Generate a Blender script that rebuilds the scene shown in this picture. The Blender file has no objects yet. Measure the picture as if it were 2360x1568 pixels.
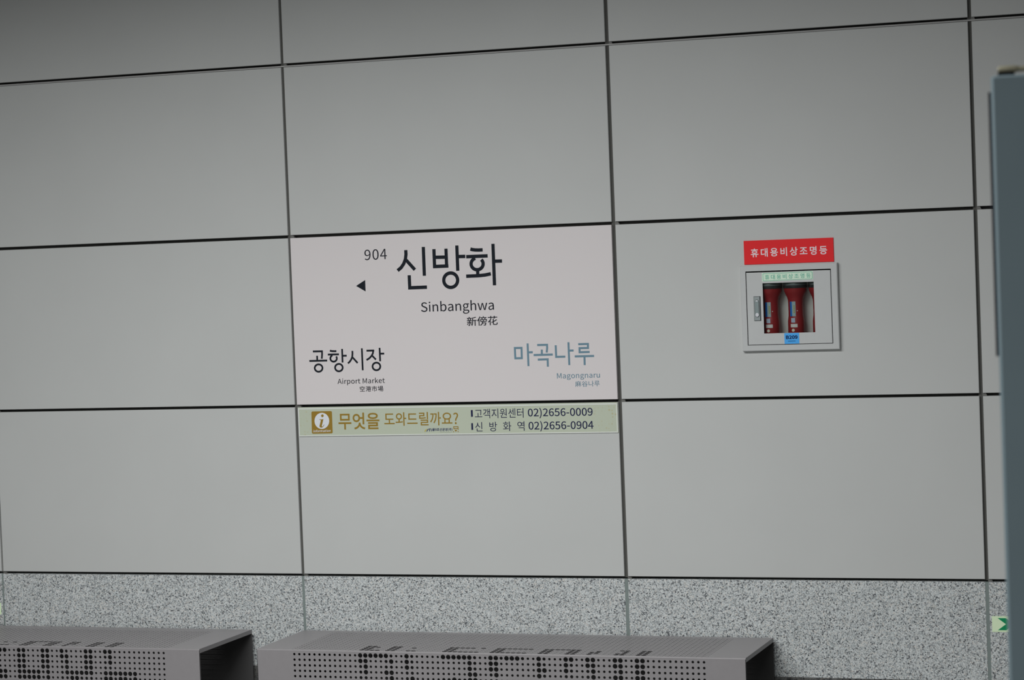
import bpy, math
from mathutils import Vector, Matrix
from mathutils.geometry import delaunay_2d_cdt

S = bpy.context.scene
COL = S.collection

# ------------------------------------------------------------------ camera
cam_data = bpy.data.cameras.new('camera')
cam = bpy.data.objects.new('camera', cam_data)
COL.objects.link(cam)
cam_data.sensor_width = 36.0
cam_data.lens = 83.99591
cam_data.clip_start = 0.05
cam_data.clip_end = 200
cam.matrix_world = Matrix([[0.94538292, 0.02439691, 0.32504759, 3.471028], [0.32377087, 0.04514317, -0.94505794, -7.703402], [-0.03773017, 0.99868257, 0.03477857, 1.697913], [0, 0, 0, 1]])
cam_data.dof.use_dof = True
cam_data.dof.focus_distance = 8.15
cam_data.dof.aperture_fstop = 4.0
S.camera = cam

# ------------------------------------------------------------------ light and exposure
S.view_settings.view_transform = 'Standard'
S.view_settings.look = 'None'
S.view_settings.exposure = 0.0
S.view_settings.gamma = 1.0
S.view_settings.use_curve_mapping = False
world = bpy.data.worlds.new('station_air')
S.world = world
world.use_nodes = True
world.node_tree.nodes['Background'].inputs[0].default_value = (0.93, 1.0, 1.0, 1)
world.node_tree.nodes['Background'].inputs[1].default_value = 0.04

def area(name, loc, sx, sy, power, color=(0.985, 0.99, 0.99), rot=(0, 0, 0), spread=180):
    l = bpy.data.lights.new(name, 'AREA')
    l.shape = 'RECTANGLE'; l.size = sx; l.size_y = sy
    l.energy = power; l.color = color; l.spread = math.radians(spread)
    o = bpy.data.objects.new(name, l); COL.objects.link(o)
    o.location = loc; o.rotation_euler = rot
    return o

# fluorescent row under the platform ceiling, then an added fill light
area('ceiling_lamp', (0.35, -3.0, 3.14), 3.0, 0.16, 150, spread=170)
area('ceiling_lamp', (1.7, -6.3, 3.14), 3.0, 0.16, 140)  # added fill with no seen source, nearer the camera

# ------------------------------------------------------------------ materials
def mat(name, col, rough=0.5, metal=0.0, spec=0.5):
    m = bpy.data.materials.new(name); m.use_nodes = True
    b = m.node_tree.nodes['Principled BSDF']
    b.inputs['Base Color'].default_value = (*col, 1)
    b.inputs['Roughness'].default_value = rough
    b.inputs['Metallic'].default_value = metal
    b.inputs['Specular IOR Level'].default_value = spec
    return m

def nodes(m):
    nt = m.node_tree
    return nt, nt.nodes, nt.links, nt.nodes['Principled BSDF']

def mottled(name, col, amount, scale, rough=0.5, metal=0.0, spec=0.5, stretch=(1, 1, 1)):
    m = mat(name, col, rough, metal, spec)
    nt, N, L, b = nodes(m)
    tc = N.new('ShaderNodeTexCoord'); mp = N.new('ShaderNodeMapping')
    mp.inputs['Scale'].default_value = stretch
    L.new(tc.outputs['Object'], mp.inputs['Vector'])
    ns = N.new('ShaderNodeTexNoise'); ns.inputs['Scale'].default_value = scale
    ns.inputs['Detail'].default_value = 5
    L.new(mp.outputs['Vector'], ns.inputs['Vector'])
    rp = N.new('ShaderNodeValToRGB')
    rp.color_ramp.elements[0].position = 0.3; rp.color_ramp.elements[1].position = 0.7
    rp.color_ramp.elements[0].color = (*[c * (1 - amount) for c in col], 1)
    rp.color_ramp.elements[1].color = (*[min(1, c * (1 + amount)) for c in col], 1)
    L.new(ns.outputs['Fac'], rp.inputs['Fac'])
    L.new(rp.outputs['Color'], b.inputs['Base Color'])
    return m

def granite(name, light, mid, dark, scale):
    m = mat(name, light, 0.42)
    nt, N, L, b = nodes(m)
    tc = N.new('ShaderNodeTexCoord')
    def vor(sc):
        v = N.new('ShaderNodeTexVoronoi'); v.feature = 'F1'; v.inputs['Scale'].default_value = sc
        v.inputs['Randomness'].default_value = 1.0
        L.new(tc.outputs['Object'], v.inputs['Vector'])
        s = N.new('ShaderNodeSeparateColor'); L.new(v.outputs['Color'], s.inputs['Color'])
        return s
    a = vor(scale); c = vor(scale * 1.9)
    r1 = N.new('ShaderNodeValToRGB'); r1.color_ramp.interpolation = 'CONSTANT'
    e = r1.color_ramp.elements
    e[0].position = 0.0; e[0].color = (*dark, 1)
    e[1].position = 0.09; e[1].color = (*mid, 1)
    for pos, cc in ((0.30, light), (0.52, [x * 1.14 for x in light]), (0.76, [light[0] * 0.92, light[1] * 0.95, light[2] * 0.97]), (0.90, [light[0] * 1.10, light[1] * 1.03, light[2] * 0.98])):
        k = e.new(pos); k.color = (*cc, 1)
    L.new(a.outputs['Red'], r1.inputs['Fac'])
    r2 = N.new('ShaderNodeValToRGB'); r2.color_ramp.interpolation = 'CONSTANT'
    f = r2.color_ramp.elements
    f[0].position = 0.0; f[0].color = (0.42, 0.44, 0.46, 1)
    f[1].position = 0.13; f[1].color = (0.78, 0.79, 0.79, 1)
    k = f.new(0.34); k.color = (1, 1, 1, 1)
    L.new(c.outputs['Green'], r2.inputs['Fac'])
    mx = N.new('ShaderNodeMix'); mx.data_type = 'RGBA'; mx.blend_type = 'MULTIPLY'
    mx.inputs['Factor'].default_value = 1.0
    L.new(r1.outputs['Color'], mx.inputs[6]); L.new(r2.outputs['Color'], mx.inputs[7])
    L.new(mx.outputs[2], b.inputs['Base Color'])
    return m

M = {}
M['panel'] = mottled('wall_panel_enamel', (0.590, 0.606, 0.592), 0.018, 3.0, 0.55)
M['backing'] = mat('joint_backing', (0.085, 0.085, 0.08), 0.8, 0.0, 0.2)
M['channel'] = mat('joint_channel', (0.105, 0.105, 0.097), 0.7, 0.0, 0.2)
M['ledge'] = mat('joint_ledge', (0.46, 0.46, 0.45), 0.6)  # pale colour for the lit lower part of the top joint's recess
M['clip'] = mat('joint_clip', (0.16, 0.16, 0.15), 0.5)
M['granite'] = granite('granite_wall', (0.655, 0.685, 0.68), (0.40, 0.425, 0.43), (0.15, 0.16, 0.17), 265)
M['dark_granite'] = granite('granite_base', (0.13, 0.13, 0.125), (0.09, 0.09, 0.09), (0.04, 0.04, 0.04), 150)
M['grout'] = mat('grout_grey_green', (0.225, 0.27, 0.258), 0.7)
M['floor'] = granite('floor_granite', (0.26, 0.26, 0.255), (0.20, 0.20, 0.20), (0.10, 0.10, 0.10), 120)
M['ceiling'] = mat('ceiling_dark_grey', (0.10, 0.10, 0.10), 0.7)
M['sign_white'] = mat('sign_white', (0.775, 0.735, 0.735), 0.45)
M['sign_edge'] = mat('sign_edge', (0.62, 0.60, 0.57), 0.5)
M['ink'] = mat('ink_black', (0.014, 0.018, 0.025), 0.6, 0.0, 0.12)
M['ink_soft'] = mat('ink_black_small', (0.016, 0.018, 0.026), 0.6, 0.0, 0.12)
M['blue_grey'] = mat('ink_blue_grey', (0.175, 0.290, 0.365), 0.6, 0.0, 0.12)
M['gold'] = mat('ink_gold', (0.34, 0.215, 0.036), 0.6, 0.0, 0.12)
M['navy'] = mat('ink_navy', (0.018, 0.022, 0.072), 0.6, 0.0, 0.12)
M['logo_navy'] = mat('ink_logo_navy', (0.028, 0.040, 0.140), 0.6, 0.0, 0.12)
M['logo_gold'] = mat('ink_logo_gold', (0.56, 0.47, 0.10), 0.5)
M['logo_grey'] = mat('ink_logo_grey', (0.42, 0.45, 0.38), 0.5)
M['disc'] = mat('info_disc_white', (0.80, 0.84, 0.88), 0.5)
M['strip_line'] = mat('strip_border_white', (0.80, 0.83, 0.79), 0.45)
M['red'] = mat('notice_red', (0.90, 0.030, 0.036), 0.5, 0.0, 0.15)
M['notice_ink'] = mat('notice_white', (0.93, 0.83, 0.87), 0.6, 0.0, 0.12)
M['cab'] = mottled('cabinet_grey_paint', (0.60, 0.62, 0.615), 0.01, 40, 0.42)
M['cab_inside'] = mat('cabinet_inside', (0.86, 0.87, 0.84), 0.6)
M['seal'] = mat('door_gap_seal', (0.012, 0.012, 0.012), 0.9, 0.0, 0.1)  # near-black for the shade inside the door gap
M['mint'] = mat('sticker_mint', (0.78, 0.98, 0.79), 0.5, 0.0, 0.2)
M['mint_ink'] = mat('sticker_green_ink', (0.13, 0.52, 0.38), 0.5)
M['blue'] = mat('sticker_blue', (0.09, 0.46, 1.0), 0.5, 0.0, 0.2)
M['blue_ink'] = mat('sticker_dark_ink', (0.006, 0.02, 0.10), 0.6, 0.0, 0.12)
M['steel'] = mat('lock_steel', (0.36, 0.41, 0.41), 0.38, 0.6)
M['steel_dark'] = mat('lock_paddle', (0.26, 0.32, 0.32), 0.45, 0.5)
M['steel_line'] = mat('lock_outline', (0.05, 0.055, 0.06), 0.6)
M['chrome'] = mat('lock_button_chrome', (0.80, 0.82, 0.86), 0.35, 0.25)
M['torch_red'] = mat('torch_red', (0.34, 0.017, 0.021), 0.42)
M['torch_dark'] = mat('torch_dark_rim', (0.030, 0.034, 0.036), 0.4)
M['torch_lens'] = mat('torch_grey_bezel', (0.17, 0.20, 0.20), 0.3)
M['label_blue'] = mat('torch_label_blue', (0.01, 0.17, 0.62), 0.45)
M['label_pale'] = mat('torch_label_pale', (0.40, 0.52, 0.56), 0.45)
M['label_gold'] = mat('torch_label_gold', (0.45, 0.42, 0.10), 0.45)
M['label_lilac'] = mat('torch_label_lilac', (0.52, 0.60, 0.76), 0.45)
M['white'] = mat('white_plastic', (0.82, 0.80, 0.78), 0.4)
M['cream'] = mat('cream_plastic', (0.86, 0.82, 0.68), 0.4)
M['bench'] = mottled('bench_grey_paint', (0.276, 0.264, 0.270), 0.02, 60, 0.42, 0.0, 0.5)
M['bench_back'] = mat('bench_dark_steel', (0.075, 0.074, 0.074), 0.6, 0.0, 0.3)  # shade of the bench interior painted into the rear panel's colour
M['glow'] = mat('exit_sticker_pale_green', (0.82, 1.0, 0.68), 0.5, 0.0, 0.2)
M['glow_ink'] = mat('exit_sticker_green', (0.010, 0.30, 0.12), 0.6, 0.0, 0.15)
M['blue_steel'] = mottled('blue_grey_steel', (0.142, 0.192, 0.212), 0.03, 5, 0.6, 0.0, 0.25)
M['rubber'] = mat('dark_rubber', (0.010, 0.011, 0.016), 0.8, 0.0, 0.1)
M['khaki'] = mat('khaki_plastic', (0.20, 0.19, 0.125), 0.55)

def strip_material():
    m = mat('strip_pale_green', (0.56, 0.615, 0.49), 0.45)
    nt, N, L, b = nodes(m)
    tc = N.new('ShaderNodeTexCoord')
    v = N.new('ShaderNodeTexVoronoi'); v.inputs['Scale'].default_value = 85; v.inputs['Randomness'].default_value = 0.55
    L.new(tc.outputs['Object'], v.inputs['Vector'])
    lt = N.new('ShaderNodeMapRange'); lt.inputs['From Min'].default_value = 0.42; lt.inputs['From Max'].default_value = 0.25
    L.new(v.outputs['Distance'], lt.inputs['Value'])
    sx = N.new('ShaderNodeSeparateXYZ'); L.new(tc.outputs['Object'], sx.inputs['Vector'])
    r = N.new('ShaderNodeMapRange'); r.inputs['From Min'].default_value = 1.06; r.inputs['From Max'].default_value = 1.16
    L.new(sx.outputs['X'], r.inputs['Value'])
    l = N.new('ShaderNodeMapRange'); l.inputs['From Min'].default_value = 0.075; l.inputs['From Max'].default_value = 0.035
    l.inputs['To Max'].default_value = 0.8
    L.new(sx.outputs['X'], l.inputs['Value'])
    ad = N.new('ShaderNodeMath'); ad.operation = 'ADD'
    L.new(r.outputs['Result'], ad.inputs[0]); L.new(l.outputs['Result'], ad.inputs[1])
    mu = N.new('ShaderNodeMath'); mu.operation = 'MULTIPLY'
    L.new(ad.outputs[0], mu.inputs[0]); L.new(lt.outputs['Result'], mu.inputs[1])
    mx = N.new('ShaderNodeMix'); mx.data_type = 'RGBA'
    mx.inputs[6].default_value = (0.56, 0.615, 0.49, 1); mx.inputs[7].default_value = (0.53, 0.50, 0.31, 1)
    L.new(mu.outputs[0], mx.inputs['Factor']); L.new(mx.outputs[2], b.inputs['Base Color'])
    return m
M['strip'] = strip_material()

def glass_material():
    m = bpy.data.materials.new('window_glass'); m.use_nodes = True
    N = m.node_tree.nodes; L = m.node_tree.links
    N.clear()
    out = N.new('ShaderNodeOutputMaterial'); mix = N.new('ShaderNodeMixShader')
    tr = N.new('ShaderNodeBsdfTransparent'); tr.inputs['Color'].default_value = (0.93, 0.95, 0.94, 1)
    gl = N.new('ShaderNodeBsdfGlossy'); gl.inputs['Roughness'].default_value = 0.02
    fr = N.new('ShaderNodeFresnel'); fr.inputs['IOR'].default_value = 1.5
    L.new(fr.outputs['Fac'], mix.inputs['Fac']); L.new(tr.outputs[0], mix.inputs[1]); L.new(gl.outputs[0], mix.inputs[2])
    L.new(mix.outputs[0], out.inputs['Surface'])
    return m
M['glass'] = glass_material()

# ------------------------------------------------------------------ mesh builder
class MB:
    def __init__(self, *mats):
        self.v = []; self.f = []; self.mi = []; self.sm = []; self.mats = list(mats); self.cur = 0
    def use(self, key):
        if key not in self.mats: self.mats.append(key)
        self.cur = self.mats.index(key); return self
    def add(self, verts, faces, smooth=False):
        n = len(self.v); self.v += [tuple(p) for p in verts]
        for f in faces:
            self.f.append(tuple(n + i for i in f)); self.mi.append(self.cur); self.sm.append(smooth)
    def box(self, x0, x1, y0, y1, z0, z1, bev=0.0):
        if bev <= 0:
            self.add([(x0,y0,z0),(x1,y0,z0),(x1,y1,z0),(x0,y1,z0),(x0,y0,z1),(x1,y0,z1),(x1,y1,z1),(x0,y1,z1)],
                     [(0,3,2,1),(4,5,6,7),(0,1,5,4),(1,2,6,5),(2,3,7,6),(3,0,4,7)])
            return
        b = bev                                   # front edges (towards -y) chamfered
        self.add([(x0+b,y0,z0+b),(x1-b,y0,z0+b),(x1-b,y0,z1-b),(x0+b,y0,z1-b),
                  (x0,y0+b,z0),(x1,y0+b,z0),(x1,y0+b,z1),(x0,y0+b,z1),
                  (x0,y1,z0),(x1,y1,z0),(x1,y1,z1),(x0,y1,z1)],
                 [(0,1,2,3),(4,5,1,0),(5,6,2,1),(6,7,3,2),(7,4,0,3),(8,9,5,4),(9,10,6,5),(10,11,7,6),(11,8,4,7),(11,10,9,8)])
    def ring(self, o, i, y0, y1, bev=0.0):
        """rectangular frame between outer o and inner i = (x0,x1,z0,z1)"""
        def c(r, y, d=0.0): return [(r[0]+d,y,r[2]+d),(r[1]-d,y,r[2]+d),(r[1]-d,y,r[3]-d),(r[0]+d,y,r[3]-d)]
        v = c(o,y0,bev)+c(i,y0)+c(o,y0+bev)+c(o,y1)+c(i,y1)
        f = []
        for k in range(4):
            n = (k+1) % 4
            f += [(k,n,4+n,4+k),(8+k,8+n,n,k),(12+k,12+n,8+n,8+k),(4+k,4+n,16+n,16+k),(16+k,16+n,12+n,12+k)]
        self.add(v, f)
    def poly(self, contours, y, th=0.0005):
        self.union([contours], y, th)
    def union(self, shapes, y, th=0.0005):
        """flat shapes in the wall plane, each a list of (x, z) loops filled even-odd; overlapping shapes merge.
        Front at y, thickness th towards the wall"""
        flat = []; edges = []
        for sh in shapes:
            for c in sh:
                s, m = len(flat), len(c); flat += [Vector((p[0], p[1])) for p in c]
                edges += [(s+k, s+(k+1) % m) for k in range(m)]
        cv, ce, cf, o1, o2, o3 = delaunay_2d_cdt(flat, edges, [], 1, 1e-7)
        tf = []
        for f in cf:
            g = sum((cv[k] for k in f), Vector((0, 0)))/len(f)
            if any(sum(inside(g, c) for c in sh) % 2 for sh in shapes): tf.append(tuple(f))
        n = len(cv); cnt = {}
        for f in tf:
            for k in range(len(f)):
                e = (f[k], f[(k+1) % len(f)]); cnt[e] = 1
        side = [(a, b, n+b, n+a) for a, b in cnt if (b, a) not in cnt]
        self.add([(p.x, y, p.y) for p in cv]+[(p.x, y+th, p.y) for p in cv], tf+side)
    @staticmethod
    def outline(pts, w, closed=False):
        P = [Vector(p) for p in pts]; n = len(P); Lf, Rt = [], []
        for i in range(n):
            a = P[i-1] if (i > 0 or closed) else None
            c = P[(i+1) % n] if (i < n-1 or closed) else None
            d1 = (P[i]-a).normalized() if a is not None else None
            d2 = (c-P[i]).normalized() if c is not None else None
            if d1 is None: d1 = d2
            if d2 is None: d2 = d1
            n1 = Vector((-d1.y, d1.x)); n2 = Vector((-d2.y, d2.x))
            mtr = (n1+n2)
            mtr = mtr / max(0.25, mtr.length_squared) * 2
            Lf.append(P[i]+mtr*w/2); Rt.append(P[i]-mtr*w/2)
        if closed: return [[tuple(p) for p in Lf], [tuple(p) for p in Rt]]
        return [[tuple(p) for p in Lf+Rt[::-1]]]
    def lathe(self, cx, cy, prof, n=32, smooth=True):
        v = []
        for r, z in prof:
            for k in range(n):
                a = 2*math.pi*k/n; v.append((cx+r*math.cos(a), cy+r*math.sin(a), z))
        f = []
        for i in range(len(prof)-1):
            for k in range(n):
                m = (k+1) % n; f.append((i*n+k, i*n+m, (i+1)*n+m, (i+1)*n+k))
        self.add(v, f, smooth)
        e = (len(prof)-1)*n
        self.add([(cx+prof[0][0]*math.cos(2*math.pi*k/n), cy+prof[0][0]*math.sin(2*math.pi*k/n), prof[0][1]) for k in range(n)], [tuple(reversed(range(n)))])
        self.add([(cx+prof[-1][0]*math.cos(2*math.pi*k/n), cy+prof[-1][0]*math.sin(2*math.pi*k/n), prof[-1][1]) for k in range(n)], [tuple(range(n))])
    def tube(self, a, b, r, n=20, smooth=True):
        a = Vector(a); b = Vector(b); d = (b-a).normalized()
        u = d.orthogonal().normalized(); w = d.cross(u)
        v = [tuple(p + (u*math.cos(2*math.pi*k/n)+w*math.sin(2*math.pi*k/n))*r) for p in (a, b) for k in range(n)]
        self.add(v, [(k, (k+1) % n, n+(k+1) % n, n+k) for k in range(n)], smooth)
        self.add(v, [tuple(reversed(range(n))), tuple(range(n, 2*n))])
    def patch(self, cx, cy, r, a0, a1, z0, z1, n=8):
        """curved label on a cylinder, angles in degrees measured from -y towards +x"""
        v = []
        for q in (r, r-0.0008):
            for z in (z0, z1):
                for k in range(n+1):
                    a = math.radians(a0+(a1-a0)*k/n); v.append((cx+q*math.sin(a), cy-q*math.cos(a), z))
        m = n+1; f = []
        for k in range(n): f += [(k,k+1,m+k+1,m+k),(2*m+k+1,2*m+k,3*m+k,3*m+k+1),(k+1,k,2*m+k,2*m+k+1),(m+k,m+k+1,3*m+k+1,3*m+k)]
        f += [(0,m,3*m,2*m),(m-1,3*m-1,4*m-1,2*m-1)]
        self.add(v, f)
    def build(self, name, parent=None):
        me = bpy.data.meshes.new(name)
        me.from_pydata(self.v, [], self.f)
        for k in self.mats: me.materials.append(M[k])
        me.polygons.foreach_set('material_index', self.mi)
        me.polygons.foreach_set('use_smooth', self.sm)
        me.update()
        o = bpy.data.objects.new(name, me); COL.objects.link(o)
        if parent is not None: o.parent = parent
        return o

def tag(o, label, cat, group=None, kind=None):
    o['label'] = label; o['category'] = cat
    if group: o['group'] = group
    if kind: o['kind'] = kind
    return o

def empty(name, loc=(0, 0, 0)):
    o = bpy.data.objects.new(name, None); COL.objects.link(o); o.location = loc
    o.empty_display_size = 0.05
    return o

def place(o, parent):
    """parent a mesh built in world coordinates to an Empty standing at its base"""
    o.parent = parent; o.matrix_parent_inverse = Matrix.Translation(-parent.location)
    return o

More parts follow.
